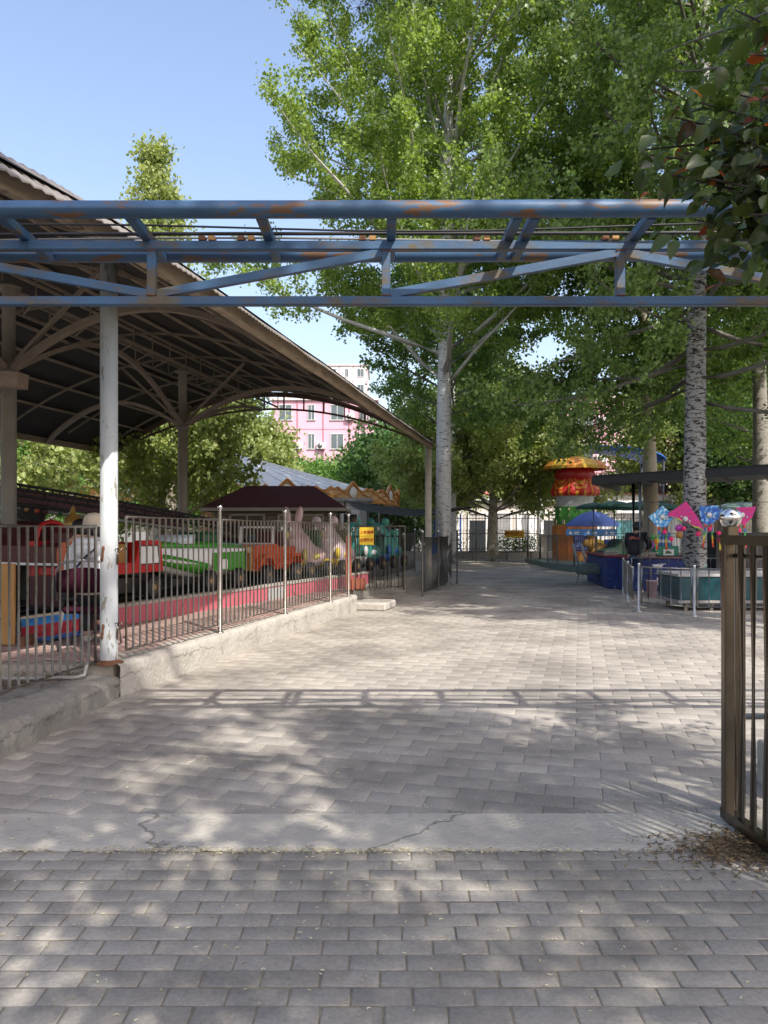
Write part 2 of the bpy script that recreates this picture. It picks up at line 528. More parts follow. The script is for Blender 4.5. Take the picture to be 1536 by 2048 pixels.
def crack_mat(name, col, col2, zc, rough=.9, dirt=True):
    """weathered concrete with a running crack line"""
    m = mat(name, col, rough, 0, 0.2, 2.2, 0.9, 22, col2=col2, thr=0.55, sharp=0.15)
    n = m.node_tree; b = n.nodes['Principled BSDF']
    src = b.inputs['Base Color'].links[0].from_socket
    tc = n.nodes.new('ShaderNodeTexCoord'); sp = n.nodes.new('ShaderNodeSeparateXYZ')
    n.links.new(tc.outputs['Object'], sp.inputs[0])
    nz = n.nodes.new('ShaderNodeTexNoise'); nz.inputs['Scale'].default_value = 2.3; nz.inputs['Detail'].default_value = 12; nz.inputs['Roughness'].default_value = .72
    mp = n.nodes.new('ShaderNodeMapping'); mp.inputs['Scale'].default_value = (1, 1, .15)
    n.links.new(tc.outputs['Object'], mp.inputs[0]); n.links.new(mp.outputs[0], nz.inputs[0])
    ma = n.nodes.new('ShaderNodeMath'); ma.operation = 'MULTIPLY_ADD'; ma.inputs[1].default_value = .34; ma.inputs[2].default_value = zc - .17
    n.links.new(nz.outputs[0], ma.inputs[0])
    sb = n.nodes.new('ShaderNodeMath'); sb.operation = 'SUBTRACT'; n.links.new(sp.outputs['Z'], sb.inputs[0]); n.links.new(ma.outputs[0], sb.inputs[1])
    ab = n.nodes.new('ShaderNodeMath'); ab.operation = 'ABSOLUTE'; n.links.new(sb.outputs[0], ab.inputs[0])
    lt = ramp(n, [(0.0015, 1.0), (0.005, 0.0)]); n.links.new(ab.outputs[0], lt.inputs[0])
    mk = n.nodes.new('ShaderNodeTexNoise'); mk.inputs['Scale'].default_value = 1.6; mk.inputs['Detail'].default_value = 3
    n.links.new(mp.outputs[0], mk.inputs[0]); mr = ramp(n, [(0.46, 0.0), (0.56, 0.85)]); n.links.new(mk.outputs[0], mr.inputs[0])
    mm = n.nodes.new('ShaderNodeMath'); mm.operation = 'MULTIPLY'; n.links.new(lt.outputs[0], mm.inputs[0]); n.links.new(mr.outputs[0], mm.inputs[1]); lt = mm
    mx = n.nodes.new('ShaderNodeMixRGB'); n.links.new(lt.outputs[0], mx.inputs[0]); n.links.new(src, mx.inputs[1])
    mx.inputs[2].default_value = (.035, .03, .025, 1)
    n.links.new(mx.outputs[0], b.inputs['Base Color'])
    return m

def rough_strip(name, m, path_a, path_b, z, nseg, drop, amp=.006, seed=0, lip=.03, wedge=0.0):
    """a concrete slab between two ground lines: top at z, face falling by drop along path_a; worn edge"""
    V = []; F = []; nu = nseg; A = [Vector(p) for p in path_a]; B = [Vector(p) for p in path_b]
    def at(L, t):
        tot = [0]
        for i in range(len(L) - 1): tot.append(tot[-1] + (L[i + 1] - L[i]).length)
        d = t * tot[-1]
        for i in range(len(L) - 1):
            if d <= tot[i + 1] + 1e-9: return L[i].lerp(L[i + 1], (d - tot[i]) / max(1e-9, tot[i + 1] - tot[i]))
        return L[-1]
    cols = [(-1, z - drop), (-1, z - drop * .66), (-1, z - drop * .33), (-1, z - lip), (-.3, z - .006), (0, z), (.12, z), (.35, z), (.65, z), (1, z)]
    for i in range(nu + 1):
        t = i / nu; a = at(A, t); b = at(B, t); d = (b - a); ln = d.length; d.normalize()
        for j, (u, zz) in enumerate(cols):
            if u < 0: p = a + d * (0 if u == -1 else lip * .7)
            else: p = a + d * (lip * 1.6 + u * (ln - lip * 1.6))
            q = Vector((p.x * 3.1 + seed, p.y * 3.1, zz * 5))
            nn = noise.fractal(q, 1.0, 2.0, 5)
            n2 = noise.fractal(q * 3.3, 1.0, 2.0, 4)
            k = amp * (2.4 if j in (3, 4) else 1.0)
            V.append((p.x + (nn * k if u <= 0 else 0), p.y + n2 * k * .5, zz + (n2 * amp * .7 if j > 0 else 0) - (abs(nn) * wedge if j in (3, 4, 5) else 0)))
    c = len(cols)
    for i in range(nu):
        for j in range(c - 1):
            F.append((i * c + j, (i + 1) * c + j, (i + 1) * c + j + 1, i * c + j + 1))
    return fast_mesh(name, V, F, m, smooth=False)

strip_m = mat('strip_concrete', (0.42, 0.39, 0.335), 0.85, 0, 0.12, 2.0, 0.5, 45, col2=(0.22, 0.21, 0.19), thr=0.6, sharp=0.12)
def add_cracks(m, scale, wid, seed=0.0):
    n = m.node_tree; b = n.nodes['Principled BSDF']; src = b.inputs['Base Color'].links[0].from_socket
    tc = n.nodes.new('ShaderNodeTexCoord'); mp = n.nodes.new('ShaderNodeMapping'); mp.inputs['Location'].default_value = (seed, seed, 0)
    nz = n.nodes.new('ShaderNodeTexNoise'); nz.inputs['Scale'].default_value = 5; nz.inputs['Detail'].default_value = 9
    ad = n.nodes.new('ShaderNodeMixRGB'); ad.blend_type = 'ADD'; ad.inputs[0].default_value = .22
    n.links.new(tc.outputs['Object'], mp.inputs[0]); n.links.new(mp.outputs[0], nz.inputs[0]); n.links.new(mp.outputs[0], ad.inputs[1]); n.links.new(nz.outputs['Color'], ad.inputs[2])
    v = n.nodes.new('ShaderNodeTexVoronoi'); v.feature = 'DISTANCE_TO_EDGE'; v.inputs['Scale'].default_value = scale; n.links.new(ad.outputs[0], v.inputs[0])
    r = ramp(n, [(0, .7), (wid, 0.0)]); n.links.new(v.outputs['Distance'], r.inputs[0])
    v2 = n.nodes.new('ShaderNodeTexVoronoi'); v2.inputs['Scale'].default_value = 3.1; n.links.new(mp.outputs[0], v2.inputs[0])
    r2 = ramp(n, [(0.05, .8), (.10, 0.0)]); n.links.new(v2.outputs['Distance'], r2.inputs[0])
    mxx = n.nodes.new('ShaderNodeMath'); mxx.operation = 'MAXIMUM'; n.links.new(r.outputs[0], mxx.inputs[0]); n.links.new(r2.outputs[0], mxx.inputs[1])
    mx = n.nodes.new('ShaderNodeMixRGB'); n.links.new(mxx.outputs[0], mx.inputs[0]); n.links.new(src, mx.inputs[1]); mx.inputs[2].default_value = (.07, .062, .05, 1)
    n.links.new(mx.outputs[0], b.inputs['Base Color'])
add_cracks(strip_m, .32, .0022, 5.1)
st = rough_strip('concrete_strip', strip_m, [(-4.2, 3.605, 0), (0, 3.60, 0), (2.5, 3.603, 0)], [(-4.2, 4.045, 0), (2.5, 4.06, 0)], 0.007, 160, 0.02, .003, 3, .01)
tag(st, kind='structure')

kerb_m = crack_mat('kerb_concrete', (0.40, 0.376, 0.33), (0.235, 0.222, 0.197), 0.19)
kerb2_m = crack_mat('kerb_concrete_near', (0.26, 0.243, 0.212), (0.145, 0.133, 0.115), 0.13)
kb = rough_strip('platform_kerb', kerb_m, [(-2.365, 6.9, 0), (KX(10.5), 10.5, 0), (-.505, 14.27, 0)], [(-2.75, 6.86, 0), (KX(10.5) - .2, 10.5, 0), (-.72, 14.32, 0)], 0.30, 200, 0.32, .012, 1, .03, .01)
tag(kb, kind='structure')
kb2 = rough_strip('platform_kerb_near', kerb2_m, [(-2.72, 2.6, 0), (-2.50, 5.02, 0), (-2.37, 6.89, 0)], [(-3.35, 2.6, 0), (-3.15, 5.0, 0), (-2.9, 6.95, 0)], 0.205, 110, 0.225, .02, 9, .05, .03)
tag(kb2, kind='structure')

# raised ride platform
ped = paver_mat('platform_paver', (0.34, 0.22, 0.19), (0.42, 0.30, 0.26), (0.28, 0.24, 0.2))
mb = MB()
mb.prism([(-2.44, 6.93, .285), (KX(10.5) - .18, 10.5, .285), (-.70, 14.30, .285), (-.78, 16.9, .285), (1.0, 21.0, .285), (2.0, 30, .285), (-30, 30, .285), (-30, 6.93, .285)], (0, 0, -.3))
tag(mb.build('ride_platform', mat('platform_base', (0.33, 0.29, 0.24), 0.85, 0, 0.2, 2, 0.4, 30)), kind='structure')
tag(pavers('platform_paving', ped, -9, 5, -1, 9, 0.22, 0.11, -R(14.3), (-2.6, 7.0), rng,
    lambda x, y: 7.08 < y < 14.9 and x < KX(y) - .24 and x > -9.0, top=.30, gap=.004), kind='structure')
soil_m = mat('near_bed_soil', (0.17, 0.14, 0.105), 0.95, 0, 0.35, 5, 0.9, 30)
mb = MB()
n_ = 40
vs = []; fs = []
for i in range(n_):
    for j in range(24):
        x = -9 + 5.95 * (j / 23); y = 2.6 + 4.38 * i / (n_ - 1)
        x = x + (y - 2.6) * .06 * (j / 23)
        vs.append((x, y, .17 + .04 * noise.noise(Vector((x * 2.2, y * 2.2, 0))) + .02 * noise.noise(Vector((x * 9, y * 9, 4)))))
for i in range(n_ - 1):
    for j in range(23):
        fs.append((i * 24 + j, i * 24 + j + 1, (i + 1) * 24 + j + 1, (i + 1) * 24 + j))
mb.add(vs, fs)
tag(mb.build('near_bed', soil_m), kind='structure')

# far platform wall beside the queue fence
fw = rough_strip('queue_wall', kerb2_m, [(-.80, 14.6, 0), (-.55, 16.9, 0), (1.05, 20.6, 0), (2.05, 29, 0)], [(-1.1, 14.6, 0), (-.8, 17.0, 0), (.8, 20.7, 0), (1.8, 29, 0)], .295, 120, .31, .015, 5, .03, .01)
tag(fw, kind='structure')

# entrance step block
t = thing('concrete_step', 'low cracked concrete step block at the open railing gate', 'step', (-.18, 14.72, 0))
mb = MB(); mb.bbox((0, 0, .07), (.64, .86, .145), -R(14), .025); mb.build('step_block', kerb_m, t)

# pink track base
EP = Vector((-3.31, 9.73, 0)); UD = Vector((.36, .933, 0)).normalized(); ND = Vector((-UD.y, UD.x, 0))
pinkm = mat('pink_wall_paint', (0.50, 0.12, 0.15), 0.8, 0, 0.12, 3, 0.3, 30, col2=(0.38, 0.33, 0.31), thr=0.64, sharp=0.04)
t = thing('track_base', 'pink painted low wall with grey rim carrying the black kiddie car track', 'track wall', EP)
S0, S1 = -0.95, 8.2
mb = MB(); c0 = UD * S0; c1 = UD * S1
mb.prism([c0 + Vector((0, 0, .286)), c1 + Vector((0, 0, .286)), c1 + ND * .12 + Vector((0, 0, .286)), c0 + ND * .12 + Vector((0, 0, .286))], (0, 0, .235))
mb.build('wall', pinkm, t)
mb = MB()
mb.prism([c0 - ND * .015 + Vector((0, 0, .523)), c1 - ND * .015 + Vector((0, 0, .523)), c1 + ND * .14 + Vector((0, 0, .523)), c0 + ND * .14 + Vector((0, 0, .523))], (0, 0, .04))
mb.build('rim', CONC, t)
mb = MB()
mb.prism([c0 + ND * .14 + Vector((0, 0, .54)), c1 + ND * .14 + Vector((0, 0, .54)), c1 + ND * 4.2 + Vector((0, 0, .54)), c0 + ND * 7 + Vector((0, 0, .54))], (0, 0, -.24))
mb.build('track_deck', BLACK, t)
mb = MB()
for k in (.35, .95): mb.tube([UD * (S0 - .5) + ND * k + Vector((0, 0, .56)), c1 + ND * k + Vector((0, 0, .56))], .025, 8)
mb.build('rail', DARK, t)
mb = MB(); mb.box(UD * 4.0 - ND * .004 + Vector((0, 0, .40)), (.02, .62, .2), math.atan2(UD.y, UD.x) - PI / 2)
mb.build('grey_patch', mat('grey_patch', (0.36, 0.37, 0.36), .8, 0, .1, 3), t)

# ================================================================== ROOF CANOPY OVER THE RIDE
EDGE = [(-2.9, 3.0), (-2.30, 4.62), (-2.08, 5.13), (-1.87, 5.75), (-1.64, 6.64), (-1.36, 7.84), (-1.01, 9.41), (-.78, 10.33), (-.19, 13.1), (1.26, 19.6)]
ZE, RISE, WID = 3.70, 1.5, 9.1
ACR = Vector((-.976, .218, 0))
def edge_at(y):
    for (x0, y0), (x1, y1) in zip(EDGE[:-1], EDGE[1:]):
        if y <= y1 or (x1, y1) == EDGE[-1]:
            k = (y - y0) / (y1 - y0)
            return Vector((x0 + (x1 - x0) * k, y, 0))
def roofp(u, y, dz=0.0):
    e = edge_at(y) + ACR * (u * WID)
    e.z = ZE + RISE * (1 - (2 * u - 1) ** 2) + dz
    return e
canopy = thing('ride_canopy', 'large dark arched canopy roof on beige columns over the kiddie ride', 'canopy', (-4.5, 12, .285))
CO = Vector((-4.5, 12, .285))
def cb(): return MB()
ys = [3.0 + (19.6 - 3.0) * i / 26 for i in range(27)]
mb = MB(); NU = 24
vs = []; 
for dz in (0.0, .03):
    for y in ys:
        for k in range(NU + 1): vs.append(roofp(k / NU, y, dz) - CO)
n1 = len(ys) * (NU + 1); fs = []
for i in range(len(ys) - 1):
    for k in range(NU):
        a = i * (NU + 1) + k; b = a + NU + 1
        fs.append((a, a + 1, b + 1, b)); fs.append((n1 + a, n1 + b, n1 + b + 1, n1 + a + 1))
mb.add(vs, fs); mb.build('roof_sheet', SHEET, canopy)
# corrugated overhanging rim on the walkway side
mb = MB(); NR = 620; vs = []; fs = []
for i in range(NR + 1):
    y = 3.0 + 16.6 * i / NR; wv = .008 * math.sin(i * PI / 1.5) + .03
    for u, dz in ((-.012, -.055), (.03, 0)):
        for q in (0, .012): vs.append(roofp(u, y, wv + dz + q + (0.02 * noise.noise(Vector((y * 1.3, u, 0))) if u < 0 else 0)) - CO)
for i in range(NR):
    a = i * 4; b = a + 4
    fs += [(a, b, b + 2, a + 2), (a + 1, a + 3, b + 3, b + 1), (a, a + 1, b + 1, b)]
mb.add(vs, fs); mb.build('corrugated_rim', mat('corrugated', (0.22, 0.2, 0.18), .6, .2, .25, 3, .1, 30), canopy)
mb = MB()
for u, dz, w_, h_ in ((.006, -.10, .07, .15), (.028, -.065, .06, .10), (.055, -.055, .05, .09)):
    pts = [roofp(u, y, dz) - CO for y in ys]
    for a, b in zip(pts[:-1], pts[1:]): mb.beam(a, b + (b - a) * .01, w_, h_)
mb.build('eave_beam', EAVE, canopy)
mb = MB()
pts = [roofp(.994, y, -.07) - CO for y in ys]
for a, b in zip(pts[:-1], pts[1:]): mb.beam(a, b + (b - a) * .01, .06, .14)
mb.build('eave_beam', EAVE, canopy)
for u in [.11, .19, .27, .35, .43, .5, .57, .65, .73, .81, .89]:
    mb = MB(); pts = [roofp(u, y, -.04) - CO for y in ys[::2]]
    for a, b in zip(pts[:-1], pts[1:]): mb.beam(a, b + (b - a) * .01, .03, .045)
    mb.build('purlin', mat('purlin_paint', (.34, .28, .21), .6, 0, .2, 4), canopy)
# ridge truss
mb = MB()
for u in (.46, .54):
    for dz in (-.12, -.42):
        pts = [roofp(u, y, dz) - CO for y in ys[::2]]
        for a, b in zip(pts[:-1], pts[1:]): mb.beam(a, b, .03, .04)
    for i, y in enumerate(ys):
        mb.beam(roofp(u, y, -.12) - CO, roofp(u, y, -.42) - CO, .02, .02)
for i in range(len(ys) - 1):
    mb.beam(roofp(.46, ys[i], -.42) - CO, roofp(.54, ys[i + 1], -.42) - CO, .02, .02)
mb.build('ridge_truss', BEIGE_ARCH, canopy)
def curve_beam(mb, pts, w_, h_):
    for a, b in zip(pts[:-1], pts[1:]): mb.beam(a, b + (b - a) * .03, w_, h_)
COLS = [(-6.2, 4.9), (-5.02, 10.3), (-4.13, 15.8)]
for ci, (cx, cy) in enumerate(COLS):
    base = Vector((cx, cy, 0)) - CO
    mb = MB()
    mb.lathe([(.17, .30), (.17, .32), (.10, .34), (.10, 3.55), (.135, 3.56), (.135, 3.62), (.085, 3.64), (.085, 4.72), (.16, 4.73), (.16, 4.76), (0, 4.76)], base, 20)
    mb.build('column', BEIGE, canopy)
    # transverse arches, both sides
    for sg in (-1, 1):
        half = (WID / 2) if sg < 0 else WID / 2 - .2
        pts = []
        for k in range(21):
            s = k / 20
            en = roofp(.012 if sg < 0 else .985, cy + (-1.0 if sg < 0 else .9), -.12)
            q = Vector((cx, cy, 3.6)).lerp(en, s); q.z += (.74 * math.sin(PI * s) ** .9) * (1 - .12 * s)
            u_ = .5 + sg * s * .485; q.z = min(q.z, roofp(u_, cy, -.14).z)
            pts.append(q - CO)
        mb = MB(); curve_beam(mb, pts, .10, .075); mb.build('arch_rib', BEIGE_ARCH, canopy)
        # brace strut to the roof
        q = Vector((cx, cy, 0)) + ACR * (sg * 1.35); mb = MB()
        mb.beam(Vector((cx, cy, 3.66)) - CO, Vector((q.x, q.y, 4.86)) - CO, .05, .05)
        mb.build('brace', BEIGE_ARCH, canopy)
    # arches along the row
    if ci < len(COLS) - 1:
        nx, ny = COLS[ci + 1]
        pts = [Vector((cx + (nx - cx) * s, cy + (ny - cy) * s, 3.62 + .92 * math.sin(PI * s))) - CO for s in [k / 22 for k in range(23)]]
        mb = MB(); curve_beam(mb, pts, .08, .07); mb.build('arch_rib', BEIGE_ARCH, canopy)
pts = [Vector((-4.13 + .9 * s * 4, 15.8 + 4.3 * s, 3.62 + .92 * math.sin(PI * (s * .8)))) - CO for s in [k / 14 for k in range(15)]]
mb = MB(); curve_beam(mb, [Vector((-4.13 + .92 * s, 15.8 + 4.1 * s, 3.62 + .98 * math.sin(PI * .5 * s))) - CO for s in [k / 14 for k in range(15)]], .08, .07)
mb.build('arch_rib', BEIGE_ARCH, canopy)
# cross rafters
for y in ys[1::3]:
    mb = MB(); curve_beam(mb, [roofp(k / 20, y, -.085) - CO for k in range(1, 20)], .03, .04); mb.build('rafter', BEIGE_ARCH, canopy)
# far gable truss
mb = MB()
curve_beam(mb, [roofp(.01 + .98 * k / 30, 19.55, -.09) - CO for k in range(31)], .08, .12)
low = []
for k in range(31):
    u = .045 + .91 * k / 30
    p = roofp(u, 19.55); p.z = 3.60 + 1.12 * (1 - (2 * u - 1) ** 2)
    low.append(p - CO)
curve_beam(mb, low, .05, .05)
for k in range(1, 30, 2):
    u = .045 + .91 * k / 30
    mb.beam(low[k], roofp(u, 19.55, -.1) - CO, .04, .04)
mb.beam(low[0], roofp(.005, 19.55, -.1) - CO, .05, .05); mb.beam(low[-1], roofp(.99, 19.55, -.1) - CO, .05, .05)
mb.build('gable_truss', mat('truss_brown', (0.12, 0.07, 0.055), .6, 0, .2, 4), canopy)
# walkway side column under the far corner
mb = MB(); mb.lathe([(.16, -.28), (.16, -.26), (.085, -.25), (.085, 3.35), (0, 3.35)], Vector((1.14, 19.75, 0.285)) - CO, 18)
mb.build('column', mat('pale_column', (0.42, 0.39, 0.33), .6, 0, .2, 3, .2, 30, col2=(.2, .18, .15), thr=.58), canopy)
mb = MB(); mb.beam(P(-80, 757, 9.9) - CO, P(46, 762, 9.75) - CO, .22, .19); mb.build('timber_end', mat('grey_timber', (.30, .24, .19), .85, 0, .25, 4, .6, 30, stretch=(.4, 2, 2)), canopy)
# white post in front
t = thing('white_post', 'tall peeling white steel post with rusty patches at the kerb corner', 'post', (-2.5, 7.0, .285))
mb = MB(); mb.lathe([(.078, 0), (.078, 3.62), (0, 3.62)], (0, 0, 0), 28); mb.build('shaft', WPAINT, t)
mb = MB(); mb.lathe([(.13, .0), (.13, .015), (.082, .03), (.082, .04)], (0, 0, 0), 20); mb.build('base_plate', RUST, t)
mb = MB(); mb.bbox((0, 0, 3.64), (.24, .24, .03)); mb.build('cap_plate', DARK, t)
for z in (.30, 1.0):
    mb = MB()
    for q in range(7):
        a = -PI / 2 + .5 + (q - 3) * .03
        mb.ball((.079 * math.cos(a - .9) , .079 * math.sin(a - .9), z + (q - 3) * .016), .011 + .006 * random.Random(q).random(), 8, 5, (1, .6, 1.5))
    mb.build('rust_spot', RUST, t)
for z in (.25, .92):
    mb = MB(); mb.tube([(.07, -.04, z + .12), (.10, -.06, z + .13), (.105, -.065, z + .05), (.095, -.06, z - .02), (.085, -.05, z), (.09, -.055, z + .07), (.13, -.03, z + .13), (.16, -.0, z + .12)], .006, 8)
    mb.build('wire_tie', STEEL_OLD, t)

# ================================================================== BLUE COASTER TRACK OVER THE ENTRANCE
t = thing('coaster_track', 'rust-spotted blue pipe and lattice coaster track crossing over the walkway', 'track', (0, 4.33, 0))
def L4(x, y, z): return Vector((x, y - 4.33, z))
for Y, zc in ((4.0, 3.165), (4.66, 3.165)):
    mb = MB(); mb.tube([L4(-7, Y, zc), L4(-3, Y, zc - .002), L4(0, Y, zc), L4(3, Y, zc + .012), L4(7, Y, zc + .02)], .045, 24)
    mb.build('rail_pipe', BLUE2, t)
xs = [-4.08, -3.39, -2.70, -2.01, -1.33, -.645, .04, .70, .79, 1.40, 2.09, 2.78, 3.47, 4.16]
for x in xs:
    mb = MB(); mb.bbox(L4(x, 4.33, 3.145), (.05, .62, .05), 0, .004); mb.build('cross_tie', BLUE, t)
mb = MB(); mb.bbox(L4(0, 4.33, 3.095), (14, .05, .05), 0, .004); mb.build('top_chord', BLUE, t)
mb = MB(); mb.bbox(L4(0, 4.33, 2.785), (14, .05, .048), 0, .004); mb.build('bottom_chord', BLUE, t)
zt, zb = 3.07, 2.81
vx = [.011 + 1.315 * k for k in range(-4, 5)]
for x in vx:
    mb = MB(); mb.bbox(L4(x, 4.33, (zt + zb) / 2), (.05, .044, zt - zb), 0, .004); mb.build('upright', BLUE, t)
for a, b, d in ((-5.25, -3.93, 1), (-3.93, -2.62, 1), (-2.62, -1.30, -1), (-1.30, .011, 1), (.011, 1.327, 1), (1.327, 2.64, -1), (2.64, 3.96, 1), (3.96, 5.27, -1)):
    z0, z1 = (zb + .015, zt - .015) if d > 0 else (zt - .015, zb + .015)
    mb = MB(); mb.beam(L4(a + .025, 4.33, z0), L4(b - .025, 4.33, z1), .04, .046); mb.build('diagonal', BLUE, t)
for q, (yy, zz) in enumerate(((4.40, 3.20), (4.47, 3.19), (4.27, 3.185))):
    rr = random.Random(q); pts = []
    for i in range(60):
        x = -7 + 14 * i / 59
        pts.append(L4(x, yy + .03 * math.sin(x * 1.3 + q), zz + .014 * math.sin(x * (1.1 + q * .3) + q * 2) - .006))
    mb = MB(); mb.tube(pts, (.011, .007, .006)[q], 8); mb.build('cable', BLACK if q != 1 else mat('grey_cable', (.2, .2, .19), .6), t)
for x in (-1.02, -.80, -.12, .52, 1.24, -2.4):
    for k in range(2):
        mb = MB(); mb.bbox(L4(x + k * .055, 4.33, 3.133), (.038, .06, .026), 0, .003); mb.build('clamp', OCHRE if k else RUST, t)
for x in vx:
    mb = MB()
    for zz in (zt, zb):
        for k in range(5): mb.ball(L4(x - .024 + .012 * k, 4.33 - .0235, zz + (.004 if zz == zb else -.004)), .0055, 6, 4)
    mb.build('weld_bead', RUST, t)
for x in xs:
    for Y in (4.045, 4.615):
        mb = MB(); mb.lathe([(.008, 0), (.008, .008), (0, .009)], L4(x, Y, 3.17), 6); mb.build('bolt', RUST, t)
for x in (-5.4, 5.4):
    mb = MB(); mb.lathe([(.14, 0), (.14, .02), (.07, .03), (.07, 2.77), (0, 2.77)], L4(x, 4.33, 0), 18); mb.build('support_column', BLUE, t)
    mb = MB(); mb.bbox(L4(x, 4.33, 2.93), (.12, .7, .3)); mb.build('saddle', BLUE, t)

# ================================================================== RAILINGS
def railing(name, label, pts, z0, h, ph, group=None, m=STEEL, bar=.009, gap=.105, post_r=.022, ball=.032, posts=None, bottom=.09, ends=(True, True), frame=.013, flat=False, cat='railing', skip_ball=False):
    """posts with ball caps, and a barred panel between each pair"""
    o = Vector((pts[0][0], pts[0][1], z0))
    t = thing(name, label, cat, o, 0, group)
    for i, p in enumerate(pts):
        if (i == 0 and not ends[0]) or (i == len(pts) - 1 and not ends[1]): continue
        c = Vector((p[0], p[1], z0)) - o
        mb = MB(); mb.lathe([(post_r * 2.1, 0), (post_r * 2.1, .006), (post_r * 1.4, .016), (post_r, .02), (post_r, ph - ball * 1.7), (0, ph - ball * 1.7)], c, 16)
        po = mb.build('post', m, t)
        if not skip_ball:
            mb = MB(); mb.lathe([(post_r * .7, ph - ball * 1.9), (post_r * 1.15, ph - ball * 1.7), (post_r * 1.15, ph - ball * 1.55), (post_r * .6, ph - ball * 1.4)], c, 14)
            mb.ball(c + Vector((0, 0, ph - ball)), ball, 18, 12)
            mb.build('ball_cap', CHROME, po)
    for a, b in zip(pts[:-1], pts[1:]):
        A = Vector((a[0], a[1], z0)) - o; B = Vector((b[0], b[1], z0)) - o
        d = (B - A); ln = d.length; d.normalize()
        A2 = A + d * (post_r + .03); B2 = B - d * (post_r + .03)
        mb = MB()
        zb_, zt_ = bottom, h
        ext = Vector((0, 0, 1))
        if flat:
            mb.beam(A2 + ext * zt_, B2 + ext * zt_, frame * 2, frame * 2); mb.beam(A2 + ext * zb_, B2 + ext * zb_, frame * 2, frame * 2)
        else:
            mb.tube([A2 + ext * zt_, B2 + ext * zt_], frame * 1.15, 10); mb.tube([A2 + ext * zb_, B2 + ext * zb_], frame, 10)
        for e in (A2, B2): mb.tube([e + ext * zb_, e + ext * zt_], frame, 10)
        n = max(1, round((B2 - A2).length / gap))
        for k in range(1, n):
            q = A2.lerp(B2, k / n); mb.tube([q + ext * zb_, q + ext * zt_], bar, 8, caps=False)
        for e, s in ((A2, -1), (B2, 1)):
            for zz in (zb_ + .12, zt_ - .12): mb.tube([e + ext * zz, e + d * s * .05 + ext * zz], .006, 6)
        mb.build('bar_panel', m, t)
    return t

railing('steel_railing', 'shiny steel railing with ball-topped posts along the ride platform kerb',
        [(-2.40, 7.08), (-1.92, 9.01), (-1.414, 11.0), (-.90, 12.92), (-.64, 13.9)], .30, 1.32, 1.50, ends=(False, True), bar=.0125, gap=.118)
railing('steel_railing', 'near steel railing panel left of the white post in front of the seated person',
        [(-2.58, 6.93), (-2.86, 5.55), (-3.14, 4.2)], .20, 1.33, 1.5, ends=(False, False), bar=.0125, gap=.105, frame=.016, post_r=.0, bottom=.11)
# drain pipe on the near bed
t = thing('drain_pipe', 'thin grey pipe lying on the soil under the near railing', 'pipe', (-2.62, 6.7, .25))
mb = MB(); mb.tube([(.0, .1, .08), (.02, .02, .06), (.02, -.02, -.01), (-.03, -.06, -.02), (-.5, -.12, -.02), (-2.5, -.2, -.025)], .016, 10); mb.build('pipe', mat('grey_pipe', (.3, .29, .27), .6), t)

# open gate with yellow notice
A = G(713, 1180, .3); 
gt = thing('steel_gate', 'open pale steel gate leaf with a yellow notice in red writing', 'gate', (-.54, 14.5, .30))
mb = MB(); g0 = Vector((0, 0, 0)); g1 = Vector((.93, -.15, 0))
for z in (.07, 1.27): mb.tube([g0 + Vector((0, 0, z)), g1 + Vector((0, 0, z))], .017, 10)
for k in range(11):
    q = g0.lerp(g1, k / 10); r_ = .017 if k in (0, 10) else .009
    mb.tube([q + Vector((0, 0, .07)), q + Vector((0, 0, 1.27))], r_, 8)
mb.build('leaf_frame', STEEL, gt)
mb = MB(); mb.bbox((.215, -.065, 1.085), (.27, .008, .33), math.atan2(-.15, .93), .001)
sg = mb.build('notice', YELLOW, gt)
redl = mat('red_letter', (0.35, 0.02, 0.01), .6)
for i, row in enumerate(('上车请排', '必须系好')):
    text(row, .066, redl, sg, (.215, -.0745, 1.155 - .145 * i), (PI / 2, 0, math.atan2(-.15, .93)), bold=.001)
mb = MB(); mb.bbox((.215, -.0745, 1.087), (.25, .003, .004), math.atan2(-.15, .93), .0005); mb.build('rule_line', redl, sg)

railing('steel_railing', 'queue railing behind the open gate crossing the platform entrance',
        [(-.62, 16.7), (.45, 17.3)], .14, 1.22, 1.3, m=STEEL_OLD, gap=.09)
railing('steel_railing', 'dark steel queue railing standing on the paving beside the poplar trunk',
        [(.87, 17.4), (1.35, 19.1), (1.86, 21.4)], 0, 1.33, 1.5, m=STEEL_DK, gap=.10, bar=.010, ball=.028)
railing('steel_railing', 'inner queue railing left of the dark railing with blue things behind',
        [(-.55, 17.2), (-.1, 18.6), (.35, 20.2), (.9, 22.5)], .29, 1.10, 1.25, m=STEEL_DK, gap=.085, ball=.028)
railing('steel_railing', 'innermost queue railing between the kiosk and the queue lane',
        [(-1.75, 18.2), (-1.3, 19.9), (-.8, 22)], .29, 1.12, 1.25, m=STEEL_DK, gap=.085, ball=.028)
t = thing('barrier_post', 'lone dark steel post with side hooks at the end of the queue railing', 'post', (2.03, 21.4, 0))
mb = MB(); mb.lathe([(.06, 0), (.06, .01), (.028, .02), (.028, 1.44), (0, 1.44)], (0, 0, 0), 14); mb.ball((0, 0, 1.46), .036, 14, 9)
for z in (.62, 1.22): mb.tube([(0, 0, z), (-.14, 0, z)], .012, 8)
mb.build('post', STEEL_DK, t)

# rusty box posts behind the gate
t = thing('rusty_pillar', 'rust red square pillar at the platform entrance behind the gate', 'pillar', (-.72, 15.6, .285))
mb = MB(); mb.bbox((0, 0, .55), (.12, .12, 1.1)); mb.bbox((.2, 0, .12), (.26, .2, .24)); mb.build('shaft', mat('rust_red', (.30, .09, .05), .8, 0, .3, 6, .3, 30), t)

